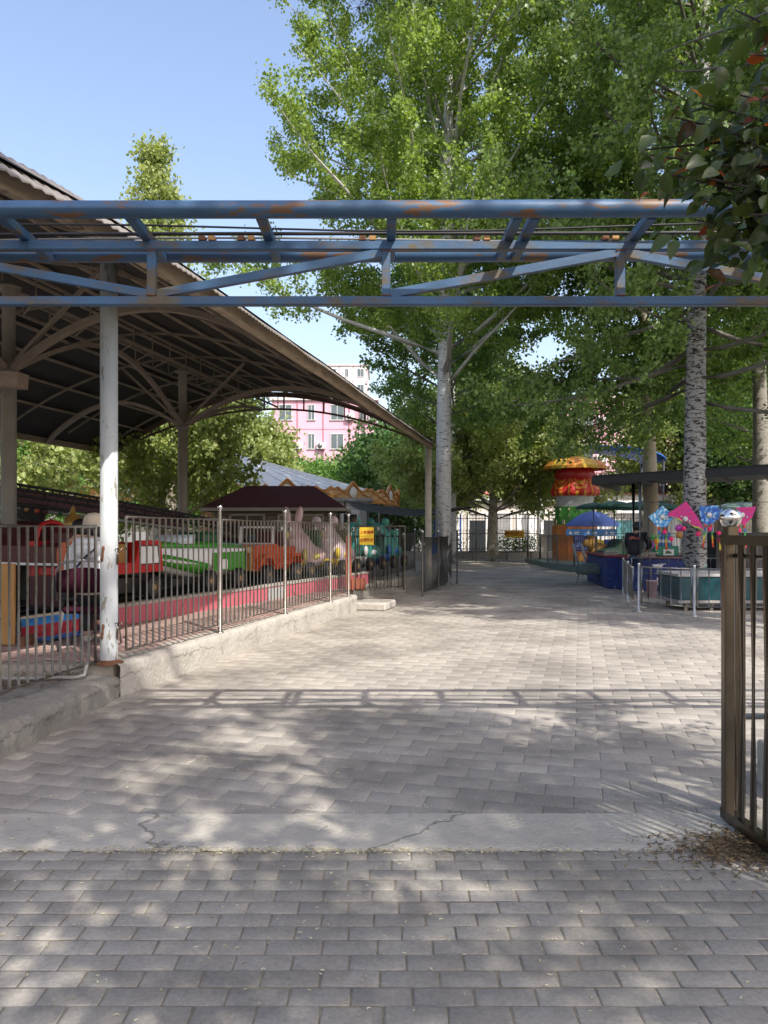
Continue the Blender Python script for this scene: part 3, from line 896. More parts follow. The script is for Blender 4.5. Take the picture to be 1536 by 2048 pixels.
# ---- right hand gate
gt = thing('steel_gate', 'greenish stained steel entrance gate leaf cut by the right picture edge', 'gate', (1.765, 3.95, 0))
GD = Vector((.04, -1.0, 0)).normalized()
mb = MB(); mb.bbox((0, 0, .74), (.055, .05, 1.42), 0, .006); mb.build('stile', STEEL_OLD, gt)
for z, hh in ((.045, .05), (1.45, .048)):
    mb = MB(); mb.beam(GD * -.03 + Vector((0, 0, z)), GD * 1.9 + Vector((0, 0, z)), .055, hh); mb.build('rail', STEEL_OLD, gt)
mb = MB(); mb.tube([GD * 0 + Vector((.03, 0, 1.37)), GD * 1.9 + Vector((.03, 0, 1.37))], .012, 8); mb.build('rail', STEEL_OLD, gt)
for k in range(1, 15):
    q = GD * (.02 + .115 * k); mb = MB(); mb.tube([q + Vector((0.0, 0, .06)), q + Vector((0.0, 0, 1.43))], .0175, 16, caps=False); mb.build('bar', STEEL_OLD, gt)
mb = MB(); mb.tube([(.045, .03, .06), (.045, .03, 1.42)], .014, 12); mb.build('stile_tube', STEEL_OLD, gt)
pt = thing('gate_post', 'square steel gate post topped by a mirror-bright steel ball', 'post', (1.865, 4.10, 0))
mb = MB(); mb.bbox((0, 0, .72), (.085, .085, 1.44), .1, .006); mb.bbox((-.02, 0, 1.46), (.06, .06, .12), .1, .004); mb.build('shaft', STEEL_OLD, pt)
mb = MB(); mb.ball((-.02, 0, 1.565), .056, 32, 20); mb.build('ball_cap', CHROME, pt)
for z in (.45, 1.2):
    mb = MB(); mb.tube([(-.06, -.075, z - .04), (-.06, -.075, z + .04)], .012, 10); mb.build('hinge', RUST, pt)
t = thing('planter_wall', 'low grey concrete planter wall behind the entrance gate', 'planter', (2.98, 4.55, 0))
mb = MB(); mb.bbox((0, 0, .12), (1.5, .12, .26), 0, .01); mb.bbox((-.7, -.5, .12), (.1, .9, .26), 0, .01); mb.build('wall', CONC, t)
mb = MB(); mb.bbox((.05, -.5, .1), (1.38, .88, .16), 0, .01); mb.build('soil', soil_m, t)
lf = leaf_mat('planter_leaf', (.02, .06, .015), (.06, .13, .03))
C = rng.uniform((-.6, -.9, .18), (.7, -.1, .34), (900, 3)); leaves('plants', C, .05, rng, lf, t)
t = thing('low_rail', 'single horizontal steel tube rail beyond the entrance gate bars', 'rail', (2.2, 4.95, 0))
mb = MB(); mb.tube([(0, 0, .30), (3.0, .1, .30)], .022, 12)
for x in (.02, 1.5, 2.9): mb.tube([(x, x * .033, 0), (x, x * .033, .30)], .018, 10)
mb.build('rail', STEEL, t)

# ================================================================== KIDDIE RIDE CARS (local x = forward along the track towards the viewer's right-rear)
AX = math.atan2(UD.y, UD.x)
def track_pt(s, off=.45): 
    p = EP + UD * s + ND * off; p.z = .57; return p
def wheel(parent, c, r=.15, wd=.10):
    mb = MB()
    pr = [(r * .30, -wd / 2), (r * .5, -wd / 2), (r * .86, -wd / 2), (r * .97, -wd * .38), (r, -wd * .2), (r, wd * .2), (r * .97, wd * .38), (r * .86, wd / 2), (r * .5, wd / 2), (r * .30, wd / 2)]
    mb.lathe(pr, c, 26, 'Y')
    for k in range(26):
        a = 2 * PI * k / 26
        for s in (-1, 1):
            mb.box(Vector(c) + Vector((math.cos(a) * r, s * wd * .27, math.sin(a) * r)), (.012, wd * .4, .02), M=Matrix.Rotation(-a, 3, 'Y'))
    wh = mb.build('wheel', BLACK, parent)
    mb = MB()
    for s in (-1, 1):
        mb.lathe([(r * .50, 0), (r * .48, s * .012), (r * .38, s * -.005), (r * .3, s * -.012), (r * .16, s * .004), (0, s * .008)], Vector(c) + Vector((0, s * wd * .42, 0)), 22, 'Y')
    mb.build('rim', GOLDR, wh)
def xz_prism(mb, poly, y0, y1):
    mb.prism([(x, y0, z) for x, z in poly], (0, y1 - y0, 0)); return mb

# 1. red engine
t = thing('train_car', 'red kiddie train car with white square panels and black wheels', 'ride car', track_pt(.22, .55), AX, 'kiddie ride cars on the track')
body = [(-.78, .36), (.78, .36), (.74, .76), (.70, .79), (.30, .79), (.28, .74), (.20, .50), (-.12, .50), (-.18, .74), (-.2, .79), (-.78, .79)]
mb = MB(); xz_prism(mb, body, -.42, -.30); xz_prism(mb, body, .30, .42); mb.bbox((0, 0, .42), (1.5, .6, .1)); mb.bbox((.72, 0, .56), (.05, .82, .4)); mb.build('body', REDP, t)
for x0, x1 in ((-.62, -.22), (.30, .66)):
    mb = MB(); mb.prism([(x0, -.427, .48), (x1 + .02, -.427, .48), (x1 - .02, -.427, .71), (x0, -.427, .71)], (0, .012, 0)); mb.build('side_panel', WHITEP, t)
    mb = MB(); mb.prism([(x0 - .02, -.423, .465), (x1 + .04, -.423, .465), (x1, -.423, .725), (x0 - .02, -.423, .725)], (0, .012, 0)); mb.build('panel_trim', BLACK, t)
mb = MB(); mb.bbox((.04, 0, .60), (.28, .62, .3), 0, .03); mb.build('seat', OCHRE, t)
mb = MB(); 
arch = [(-.70, .70)] + [(-.46 - .22 * math.cos(a), .90 + .13 * math.sin(a)) for a in [k * PI / 10 for k in range(11)]] + [(-.24, .70)]
for y in (-.36, .36):
    mb = MB(); mb.tube([(x, y, z) for x, z in arch], .032, 10); mb.build('cab_frame', REDP, t)
mb = MB(); mb.bbox((0, 0, .2), (1.4, .6, .2)); mb.build('chassis', DARK, t)
for x in (.52, -.5):
    for y in (-.44, .44): wheel(t, (x, y, .155))
mb = MB(); mb.bbox((-.4, .1, .80), (.3, .5, .3), 0, .06); mb.build('rear_seat', DKRED, t)

# 2. green and white boat car
t = thing('boat_car', 'green and white boat-shaped kiddie car with pointed bow', 'ride car', track_pt(2.15, .62), AX, 'kiddie ride cars on the track')
def hull(x):
    k = (x + .85) / 1.9            # 0 bow (near viewer), 1 stern
    k = max(0, min(1, k)); w_ = .46 * min(1, (k * 2.2 + .02)) ** .7; kz = .15 + .22 * max(0, 1 - k * 2.2)
    top = .62 + .03 * (1 - k)
    return w_, kz, top
secs = []; decks = []
for i in range(15):
    x = -.85 + 1.9 * i / 14; w_, kz, top = hull(x)
    secs.append([(x, 0, kz), (x, -w_ * .55, kz + .03), (x, -w_ * .95, (kz + top) / 2), (x, -w_, top), (x, -w_ * .9, top + .02), (x, 0, top + .04), (x, w_ * .9, top + .02), (x, w_, top), (x, w_ * .95, (kz + top) / 2), (x, w_ * .55, kz + .03)])
mb = MB(); mb.loft(secs); mb.build('hull', WHITEP, t)
secs = []
for i in range(15):
    x = -.84 + 1.88 * i / 14; w_, kz, top = hull(x); w_ += .006
    hgt = .10 + .03 * math.sin(i / 14 * PI)
    secs.append([(x, -w_ * .97, top + .022), (x, -w_ * .8, top + hgt * .8), (x, 0, top + hgt), (x, w_ * .8, top + hgt * .8), (x, w_ * .97, top + .022), (x, 0, top + .025)])
mb = MB(); mb.loft(secs); mb.build('deck', GREENP, t)
for sg in (-1, 1):
    mb = MB(); secs = []
    for i in range(9):
        x = -.70 + .75 * i / 8; w_, kz, top = hull(x); zz = kz + .06 + .02; z2 = top - .07 - .16 * i / 8
        z2 = max(z2, zz + .02)
        yy = lambda z: sg * (w_ * (.58 + .40 * min(1, (z - kz) / ((top - kz) * .5))) + .008)
        secs.append([(x, yy(zz), zz), (x, yy(z2), z2)])
    mb.loft([[a, b, (b[0], b[1] - sg * .012, b[2]), (a[0], a[1] - sg * .012, a[2])] for a, b in secs]); mb.build('stripe', GREENP, t)
    mb = MB(); mb.prism([(.12, sg * .462, .30), (1.03, sg * .462, .28), (1.03, sg * .462, .58), (.10, sg * .462, .58)], (0, sg * .012, 0)); mb.build('side_flash', GREENP, t)
    mb = MB(); mb.prism([(.30, sg * .476, .32), (.5, sg * .476, .31), (.5, sg * .476, .46), (.30, sg * .476, .48)], (0, sg * .004, 0)); mb.build('number_plate', WHITEP, t)
mb = MB(); secs = []
for i in range(13):
    a = PI * i / 12
    secs.append([(-.22 - .30 * math.sin(a), -.36 * math.cos(a), .72), (-.16 - .20 * math.sin(a), -.33 * math.cos(a), .86), (-.15 - .19 * math.sin(a), -.32 * math.cos(a), .86), (-.21 - .28 * math.sin(a), -.345 * math.cos(a), .72)])
mb.loft(secs); mb.build('windscreen', mat('screen_white', (.55, .62, .66), .15, 0, .05, 3), t)
mb = MB(); mb.bbox((.35, 0, .8), (.4, .6, .2), 0, .05); mb.build('seat', DKGREEN, t)
for x in (-.05, .78):
    for y in (-.50, .50): wheel(t, (x, y, .155), .16, .11)
mb = MB(); mb.bbox((.1, 0, .16), (1.5, .6, .1)); mb.build('chassis', DARK, t)

# 3. orange jeep
t = thing('jeep_car', 'orange kiddie jeep with ochre slotted grille and white windscreen frame', 'ride car', track_pt(4.45, .62), AX, 'kiddie ride cars on the track')
mb = MB(); xz_prism(mb, [(-.75, .22), (.75, .22), (.75, .62), (.1, .62), (.05, .68), (-.75, .66)], -.36, .36)
for sg in (-1, 1):
    mb.prism([(-.78, sg * .34, .30), (-.74, sg * .34, .42), (-.6, sg * .34, .50), (-.35, sg * .34, .50), (-.22, sg * .34, .36), (.3, sg * .34, .36), (.4, sg * .34, .5), (.7, sg * .34, .5), (.78, sg * .34, .34), (.78, sg * .34, .30), (.7, sg * .34, .44), (.42, sg * .34, .44), (.3, sg * .34, .3), (-.25, sg * .34, .3), (-.38, sg * .34, .44), (-.6, sg * .34, .44)], (0, sg * .15, 0))
mb.build('body', ORANGE, t)
mb = MB(); mb.bbox((-.765, 0, .44), (.04, .62, .44), 0, .01); gr = mb.build('grille', OCHRE, t)
for k in range(6):
    mb = MB(); mb.bbox((-.788, -.18 + k * .072, .44), (.012, .032, .30), 0, .003); mb.build('slot', BLACK, gr)
for sg in (-1, 1):
    mb = MB(); mb.lathe([(.05, 0), (.055, -.02), (.04, -.035), (0, -.04)], (-.79, sg * .26, .58), 14, 'X'); mb.build('headlight', CREAM, t)
mb = MB()
for a, b in (((-.1, -.34, .66), (-.06, -.34, .98)), ((-.1, .34, .66), (-.06, .34, .98)), ((-.06, -.36, .98), (-.06, .36, .98)), ((-.1, -.36, .68), (-.1, .36, .68))): mb.beam(a, b, .035, .035)
mb.build('windscreen_frame', WHITEP, t)
for y in (-.16, .16):
    mb = MB(); mb.lathe([(.10, -.01), (.115, 0), (.10, .01), (.09, 0), (.10, -.01)], (.05, y, .78), 18, 'X', M=Matrix.Rotation(PI / 2 - .4, 3, 'Y')); mb.build('steering_wheel', BLACK, t)
mb = MB(); mb.bbox((.45, 0, .7), (.12, .6, .4), 0, .03); mb.bbox((.3, 0, .55), (.4, .6, .12), 0, .03); mb.build('seat', DKRED, t)
for x in (-.5, .56):
    for y in (-.46, .46): wheel(t, (x, y, .155), .16, .12)

# 4-5. two rounded animal cars
def animal_car(s, label, bodym, bellym, accentm, ear, off=.6):
    t = thing('animal_car', label, 'ride car', track_pt(s, off), AX, 'kiddie ride cars on the track')
    secs = []
    prof = [(-.62, .10, .40), (-.55, .24, .46), (-.40, .33, .52), (-.2, .38, .56), (.05, .40, .46), (.3, .40, .36), (.5, .34, .32), (.62, .2, .30)]
    for x, r_, zt in prof:
        ring = []
        for k in range(16):
            a = 2 * PI * k / 16
            ring.append((x, r_ * math.cos(a), .42 + (r_ * .75 if math.sin(a) < 0 else (zt if x < 0 else zt * .6)) * math.sin(a)))
        secs.append(ring)
    mb = MB(); mb.loft(secs); mb.build('body', bodym, t)
    mb = MB(); mb.lathe([(.385, -.05), (.415, -.02), (.415, .04), (.39, .07)], (-.02, 0, .40), 24, 'Z'); mb.ball((-.32, 0, .3), .3, 16, 10, (1, 1.05, .8)); mb.build('belly_band', bellym, t)
    mb = MB(); mb.ball((-.42, 0, .88), .24, 18, 12, (1, 1.05, .95)); hd = mb.build('head', bodym, t)
    mb = MB(); mb.ball((-.66, 0, .83), .085, 12, 8); mb.build('muzzle', bellym, hd)
    for sg in (-1, 1):
        mb = MB(); mb.ball((-.62, sg * .1, .95), .05, 12, 8); mb.build('eye', WHITEP, hd)
        mb = MB(); mb.ball((-.66, sg * .1, .95), .024, 8, 6); mb.build('pupil', BLACK, hd)
        mb = MB()
        if ear == 'round': mb.ball((-.36, sg * .2, 1.12), .11, 14, 9, (.5, 1, 1))
        elif ear == 'long': mb.ball((-.32, sg * .13, 1.2), .2, 14, 9, (.25, .42, 1), Matrix.Rotation(sg * -.2, 3, 'X'))
        else: mb.lathe([(.05, 0), (.03, .12), (0, .22)], (-.36, sg * .14, 1.07), 12)
        mb.build('ear', bodym, hd)
        mb = MB(); mb.ball((-.5, sg * .36, .45), .085, 12, 8, (1, .6, 1.4)); mb.build('paw', bellym, t)
    mb = MB(); mb.bbox((.38, 0, .72), (.1, .56, .42), 0, .04); mb.bbox((.2, 0, .55), (.34, .56, .1), 0, .03); mb.build('seat', accentm, t)
    for x in (-.4, .4):
        for y in (-.42, .42): wheel(t, (x, y, .145), .15, .10)
    return t
animal_car(6.05, 'pale pink animal-shaped kiddie car with yellow belly and upright ears', PINKP, mat('belly_yellow', (.5, .42, .12), .5), DKGREEN, 'long')
animal_car(7.35, 'second pale animal car with green seat just past the middle railing post', mat('pale_lilac', (.52, .42, .44), .45, 0, .15, 6), YELLOW, DKGREEN, 'round', .5)
animal_car(-100 if False else 8.9, 'teal dinosaur-like kiddie car near the open gate', TEAL, WHITEP, DKGREEN, 'horn', .5)
t = animal_car(10.3, 'teal and white kiddie car with blue wheel last in the row', mat('teal_dark', (.04, .2, .17), .4), mat('ball_blue', (.03, .12, .42), .4), TEAL, 'round', .45)

# parked dark vehicle silhouette behind the ride cars (dark domed cars under the roof)
def dark_car(x, y, rz, label, col, grp=None):
    t = thing('dodgem_car', label, 'ride car', (x, y, .3), rz, grp)
    prof = [(-1.1, .25), (-1.08, .55), (-.6, .72), (-.3, 1.05), (.35, 1.1), (.8, .78), (1.1, .7), (1.12, .25)]
    secs = []
    for yy, s_ in ((-.6, .90), (-.5, 1.0), (.5, 1.0), (.6, .90)):
        secs.append([(px_ * (s_ if abs(yy) > .55 else 1), yy, .25 + (pz - .25) * s_) for px_, pz in prof])
    mb = MB(); mb.loft(secs, smooth=False); mb.build('body', col, t)
    mb = MB()
    for sg in (-1, 1):
        mb.prism([(-.28, sg * .60, .72), (.3, sg * .60, .76), (.28, sg * .60, .98), (-.18, sg * .60, .95)], (0, sg * .012, 0))
    mb.prism([(-.62, -.42, .73), (-.34, -.42, 1.02), (-.34, .42, 1.02), (-.62, .42, .73)], (-.012, 0, .012))
    mb.build('window', GLASS, t)
    for px_ in (-.7, .7):
        for sg in (-1, 1): wheel(t, (px_, sg * .55, .2), .19, .12)
    return t
dark_car(-3.1, 15.2, AX + .1, 'black roofed ride car parked on the inner track behind the jeep', mat('black_gloss', (.012, .012, .014), .25), 'dark ride cars on the inner track')
dark_car(-2.35, 17.3, AX + .1, 'dark grey ride car on the inner track in front of the brown kiosk', mat('grey_gloss', (.03, .032, .038), .3), 'dark ride cars on the inner track')

# ================================================================== LEFT RIDE MACHINERY
t = thing('red_booth', 'dark red roofed ride booth with black interior at the left', 'booth', (-5.2, 9.6, .54))
mb = MB()
mb.prism([(-1.6, -.3, .78), (1.32, -.1, .70), (1.22, .9, .98), (-1.5, .9, 1.22)], (0, 0, .02))
mb.prism([(-1.62, -.32, .62), (1.34, -.12, .54), (1.34, -.12, .74), (-1.62, -.32, .86)], (0, .03, 0))
mb.build('roof', DKRED, t)
mb = MB(); mb.beam((-1.62, -.335, .61), (1.36, -.135, .53), .02, .03); mb.build('white_edge', WHITEP, t)
mb = MB(); mb.box((0, .8, .3), (2.6, .05, .62)); mb.box((-.1, .35, .0), (2.4, .9, .03)); mb.build('back_wall', BLACK, t)
mb = MB(); mb.bbox((1.02, -.02, .27), (.42, .08, .56)); mb.bbox((1.2, .4, .27), (.05, .8, .56)); mb.build('side_panel', DKRED, t)
mb = MB(); mb.bbox((-.25, -.02, .38), (.09, .03, .22)); mb.build('cream_panel', CREAM, t)  # small cream panel on the booth front
t = thing('ride_beam', 'long dark maroon steel beam sloping behind the white post', 'ride beam', (-6.5, 12.6, 1.9))
o_ = Vector((-6.5, 12.6, 1.9))
mb = MB(); mb.beam(P(-60, 978, 12.5) - o_, P(362, 1040, 15.5) - o_, .25, .27); mb.build('beam', DKRED, t)
mb = MB(); mb.beam(P(-60, 1003, 12.45) - o_, P(362, 1058, 15.45) - o_, .27, .05); mb.build('white_fringe', mat('fringe', (.35, .33, .3), .7), t)
for k, (px_, c_) in enumerate(((22, 'g'), (53, 'y'), (74, 'o'), (91, 'r'), (121, 'g'), (149, 'y'), (176, 'r'))):
    m_ = {'g': DKGREEN, 'y': OCHRE, 'o': ORANGE, 'r': DKRED}[c_]
    q = P(px_, 1003 + (px_ + 60) * .13 + 1, 12.3) - o_; mb = MB(); mb.ball(q, .04, 12, 8, (1, .6, 1)); mb.build('bulb', m_, t)
mb = MB(); mb.lathe([(.3, 0), (.22, -.3), (.22, -1.35)], P(60, 1010, 13.2) - o_, 16); mb.build('pedestal', DARK, t)
t = thing('ride_rails', 'sloping black lattice rails with bulb strings behind the railing', 'ride rails', (-6.4, 12, 2.2))
o_ = Vector((-6.4, 12, 2.2))
for (a, b) in (((-60, 953), (490, 1052)), ((-60, 964), (480, 1056)), ((-60, 976), (470, 1062)), ((-60, 1004), (140, 1022)), ((-60, 1008), (160, 1068))):
    pa, pb = P(a[0], a[1], 11.6) - o_, P(b[0], b[1], 15.0 if b[0] > 200 else 12) - o_
    pts = [pa.lerp(pb, k / 20) + Vector((0, 0, .03 * math.sin(k / 20 * PI))) for k in range(21)]
    mb = MB(); mb.tube(pts, .022, 8)
    for k in range(1, 40): mb.ball(pa.lerp(pb, k / 40) + Vector((0, -.02, .03 * math.sin(k / 40 * PI) - .03)), .018, 6, 4)
    mb.build('rail', BLACK, t)
mb = MB()
for k in range(14):
    s = k / 14
    a0 = (P(-60, 953, 11.6).lerp(P(490, 1052, 15), s)) - o_; a1 = (P(-60, 976, 11.6).lerp(P(470, 1062, 15), s + .03)) - o_
    mb.tube([a0, a1], .010, 6)
mb.build('lacing', BLACK, t)
mb = MB(); mb.tube([P(-60, 960, 11.7) - o_, Vector((P(-60, 960, 11.7) - o_).xy.to_3d()) + Vector((0, 0, -1.65))], .06, 10); mb.tube([P(485, 1056, 15) - o_, (P(485, 1056, 15) - o_) - Vector((0, 0, 1.0))], .05, 10); mb.build('leg', DARK, t)
t = thing('golden_urn', 'small golden bulbous ornament post beside the seated person', 'ornament', (P(146, 1100, 10.2).x, 10.2, .57))
mb = MB(); mb.lathe([(.16, 0), (.16, .05), (.05, .1), (.06, .3), (.17, .42), (.19, .55), (.15, .66), (.17, .7), (.05, .76), (.05, .86), (.12, .9), (.14, 1.0), (.1, 1.1), (.04, 1.12), (.03, 1.2), (0, 1.26)], (0, 0, 0), 20); mb.build('urn', mat('gold', (.35, .2, .04), .35, .4, .2, 8), t)
t = thing('wood_board', 'upright yellow-brown wooden board behind the near railing', 'board', (-3.82, 8.0, .3))
mb = MB(); 
for k in range(3): mb.bbox((-.62 + k * .245, 0, .43), (.24, .03, .84), 0, .004)
mb.build('planks', mat('pine_board', (.40, .21, .06), .55, 0, .25, 3, .15, 20, stretch=(3, 3, .4)), t)
mb = MB()
for k in (-.7, .1): mb.bbox((k, .04, .05), (.06, .3, .1))
mb.build('foot', RUST, t)
t = thing('striped_tarp', 'blue and red striped plastic tarp draped over the track edge', 'tarp', (0, 0, 0))
mb = MB(); vs = []; fs = []; nx_, nz_ = 26, 14
ta, tb = EP + UD * -1.62, EP + UD * -.75
for i in range(nx_):
    for j in range(nz_):
        q = ta.lerp(tb, i / (nx_ - 1)); s = j / (nz_ - 1)
        wob = .025 * noise.noise(Vector((i * .35, j * .5, 2)))
        if s < .72: p = q - ND * (.025 + wob) + Vector((0, 0, .575 - s / .72 * .265))
        else: p = q - ND * (.04 + (s - .72) * .9) + Vector((0, 0, .312 + wob * .6 + .01))
        vs.append(p)
for i in range(nx_ - 1):
    for j in range(nz_ - 1):
        fs.append((i * nz_ + j, i * nz_ + j + 1, (i + 1) * nz_ + j + 1, (i + 1) * nz_ + j))
for f in fs:
    j = f[0] % nz_
    mb.cur = 0
mb.add(vs, fs, True)
mb.mi = [(2 if (f[0] % nz_) < 1 else 1 if 4 <= (f[0] % nz_) < 9 else 0) for f in fs]
mb.build('sheet', [mat('tarp_blue', (.03, .23, .60), .5, 0, .15, 6), mat('tarp_red', (.42, .02, .03), .5, 0, .15, 6), CREAM], t)

# ================================================================== KIOSK
t = thing('brown_kiosk', 'brown clapboard kiosk with dark red shingle hip roof', 'kiosk', (-2.9, 21.6, .285))
kz = 1.78
BW, BD = 3.1, 2.3
mb = MB()
for k in range(10):
    z = .09 + k * .178
    mb.bbox((0, 0, z), (BW + .02 * (1), BD + .02, .172), 0, .008)
mb.build('clapboard_wall', mat('clapboard', (.135, .11, .085), .65, 0, .15, 3, .1, 30), t)
mb = MB()
for sx in (-1, 1):
    for sy in (-1, 1): mb.bbox((sx * (BW / 2), sy * (BD / 2), .89), (.09, .09, 1.78))
mb.build('corner_board', mat('corner_board', (.16, .14, .115), .6), t)
mb = MB(); e1, e2 = BW / 2 + .34, BD / 2 + .34
ev = [(-e1, -e2, 1.80), (e1, -e2, 1.80), (e1, e2, 1.80), (-e1, e2, 1.80)]; rv = [(-.95, -.25, 2.42), (.95, -.25, 2.42), (.95, .25, 2.42), (-.95, .25, 2.42)]
NL = 9; secs = []
for k in range(NL + 1):
    s = k / NL
    for q in (0, 1):
        if k == NL and q: continue
        zz = .018 if (q == 0 and k > 0) else 0
        secs.append([tuple(ev[i][c] * (1 - s) + rv[i][c] * s + (zz if c == 2 else 0) for c in range(3)) if q == 0 or True else None for i in range(4)])
mb.loft(secs[::1], smooth=False)
shm = mat('shingle_red', (.095, .022, .026), .85, 0, .35, 14, .5, 60)
mb.build('roof', shm, t)
mb = MB(); mb.bbox((0, -e2, 1.755), (2 * e1, .07, .09)); mb.bbox((0, e2, 1.755), (2 * e1, .07, .09)); mb.bbox((e1, 0, 1.755), (.07, 2 * e2 - .08, .09)); mb.bbox((-e1, 0, 1.755), (.07, 2 * e2 - .08, .09)); mb.build('gutter', mat('gutter', (.30, .28, .25), .5, 0, .1, 4), t)
for x0, x1 in ((-1.18, -.28), (.10, 1.28)):
    mb = MB(); cx_ = (x0 + x1) / 2; wd = x1 - x0
    for (c_, s_) in (((cx_, -BD / 2 - .03, 1.62), (wd, .05, .05)), ((cx_, -BD / 2 - .03, .98), (wd, .05, .05)), ((x0, -BD / 2 - .03, 1.3), (.05, .05, .69)), ((x1, -BD / 2 - .03, 1.3), (.05, .05, .69)), ((cx_, -BD / 2 - .03, 1.3), (.035, .045, .62))): mb.bbox(c_, s_, 0, .004)
    wf = mb.build('window_frame', mat('frame_grey', (.30, .29, .26), .5), t)
    mb = MB(); mb.box((cx_, -BD / 2 - .018, 1.3), (wd - .03, .01, .62)); mb.build('pane', mat('kiosk_glass', (.06, .055, .035), .12, 0, .2, 1), wf)
mb = MB(); mb.bbox((BW / 2 + .015, -.5, 1.4), (.01, .35, .5)); mb.build('wall_paper', CREAM, t)

# small white booth behind
t = thing('white_booth', 'small grey-white booth with a glazed door beside the kiosk', 'booth', (-1.3, 27, .285))
mb = MB(); mb.bbox((0, 0, 1.1), (1.5, 1.4, 2.2)); mb.build('wall', mat('booth_grey', (.42, .43, .41), .6, 0, .08, 2), t)
mb = MB(); mb.bbox((0, 0, 2.25), (1.8, 1.7, .12)); mb.build('roof', mat('booth_roof', (.25, .25, .24), .6), t)
mb = MB(); mb.bbox((.15, -.71, 1.0), (.62, .03, 1.8)); d_ = mb.build('door', WHITEP, t)
mb = MB(); mb.bbox((.15, -.73, 1.3), (.45, .02, .9)); mb.build('pane', GLASS, d_)

# ================================================================== CAROUSEL
CC = Vector((-6.4, 32.5, 0)); CR = 7.0
t = thing('carousel', 'big carousel with white cone roof and gilded cream crown fascia', 'carousel', CC)
mb = MB(); NSEG = 48; cm = []
for k in range(NSEG):
    a0, a1 = 2 * PI * k / NSEG, 2 * PI * (k + 1) / NSEG
    p0 = Vector((CR * .97 * math.cos(a0), CR * .97 * math.sin(a0), 2.86)); p1 = Vector((CR * .97 * math.cos(a1), CR * .97 * math.sin(a1), 2.86)); ap = Vector((0, 0, 4.75))
    mb.add([p0, p1, ap], [(0, 1, 2)])
    mb.beam(p0.lerp(ap, .002) + Vector((0, 0, .02)), ap, .05, .04)
mb.build('cone_roof', ROOFW, t)
for k in range(NSEG):
    a0 = 2 * PI * k / NSEG; am = a0 + PI / NSEG
    if math.sin(am) > .35: continue
    M = Matrix.Rotation(am + PI / 2, 3, 'Z'); c = Vector((CR * math.cos(am), CR * math.sin(am), 2.52)); w2 = CR * math.tan(PI / NSEG) * 1.0
    big = k % 3 == 0
    hgt = [.36, .40, .50, .42, .50, .40, .36] if not big else [.38, .44, .58, .72, .58, .44, .38]
    poly = [c + M @ Vector((-w2, 0, 0))] + [c + M @ Vector((w2, 0, 0))] + [c + M @ Vector((w2 * (1 - i / 3), 0, h_)) for i, h_ in enumerate(hgt)]
    mb = MB(); mb.prism(poly, M @ Vector((0, .08, 0))); pn = mb.build('fascia_panel', mat('fascia_cream', (.60, .40, .20), .6, 0, .2, 3), t)
    mb = MB(); top = [c + M @ Vector((w2 * (1 - i / 3), -.03, h_)) for i, h_ in enumerate(hgt)]
    for a_, b_ in zip(top[:-1], top[1:]): mb.beam(a_, b_, .07, .07)
    mb.beam(c + M @ Vector((-w2, -.03, .06)), c + M @ Vector((w2, -.03, .32)), .04, .04); mb.beam(c + M @ Vector((w2, -.03, .06)), c + M @ Vector((-w2, -.03, .32)), .04, .04)
    mb.beam(c + M @ Vector((-w2, -.03, 0)), c + M @ Vector((w2, -.03, 0)), .07, .07)
    mb.build('gold_trim', mat('gilt', (.50, .22, .05), .45, .1, .2, 4), pn)
    if big:
        mb = MB(); mb.lathe([(.20, 0), (.18, .02), (0, .03)], c + M @ Vector((0, -.04, .34)), 16, M=M @ Matrix.Rotation(PI / 2, 3, 'X')); mb.build('medallion', WHITEP, pn)
mb = MB(); mb.lathe([(CR * .96, .3), (CR * .96, .5), (0, .5)], (0, 0, 0), 40); mb.build('platform', mat('platform_wood', (.3, .2, .12), .6), t)
mb = MB(); mb.lathe([(1.3, .5), (1.3, 3.2)], (0, 0, 0), 24); mb.build('drum', mat('drum_cream', (.5, .3, .2), .6), t)
for k in range(16):
    a = 2 * PI * (k + .5) / 16
    mb = MB(); mb.tube([(CR * .9 * math.cos(a), CR * .9 * math.sin(a), .3), (CR * .9 * math.cos(a), CR * .9 * math.sin(a), 3.1)], .05, 10); mb.build('pole', WHITEP, t)

# shade net and its pole
t = thing('shade_net', 'dark sagging shade net strung from the kiosk to a thin pole', 'shade net', (4.3, 36, 0))
o_ = Vector((4.3, 36, 0)); A0, A1 = P(690, 1000, 24), P(955, 1012, 36); B0, B1 = P(735, 1022, 21.5), P(905, 1016, 31)
mb = MB(); vs = []; fs = []
for i in range(21):
    for j in range(9):
        s, q = i / 20, j / 8
        p = A0.lerp(A1, s).lerp(B0.lerp(B1, s), q); p.z += -.28 * math.sin(PI * s) * .8 - .1 * math.sin(PI * q)
        vs.append(p - o_)
for i in range(20):
    for j in range(8): a = i * 9 + j; fs.append((a, a + 1, a + 10, a + 9))
mb.add(vs, fs, True); mb.build('net', mat('net_black', (.018, .02, .018), .9), t)
mb = MB(); mb.tube([(0, 0, 0), (0, 0, 2.65)], .035, 10); mb.tube([(0, 0, 2.64), P(905, 1016, 31) - o_], .02, 8); mb.build('pole', STEEL, t)
mb = MB(); mb.tube([B0 - o_, Vector((B0.x, B0.y, .3)) - o_], .03, 8); mb.tube([A0 - o_, Vector((A0.x, A0.y, .3)) - o_], .03, 8); mb.build('pole', STEEL_DK, t)

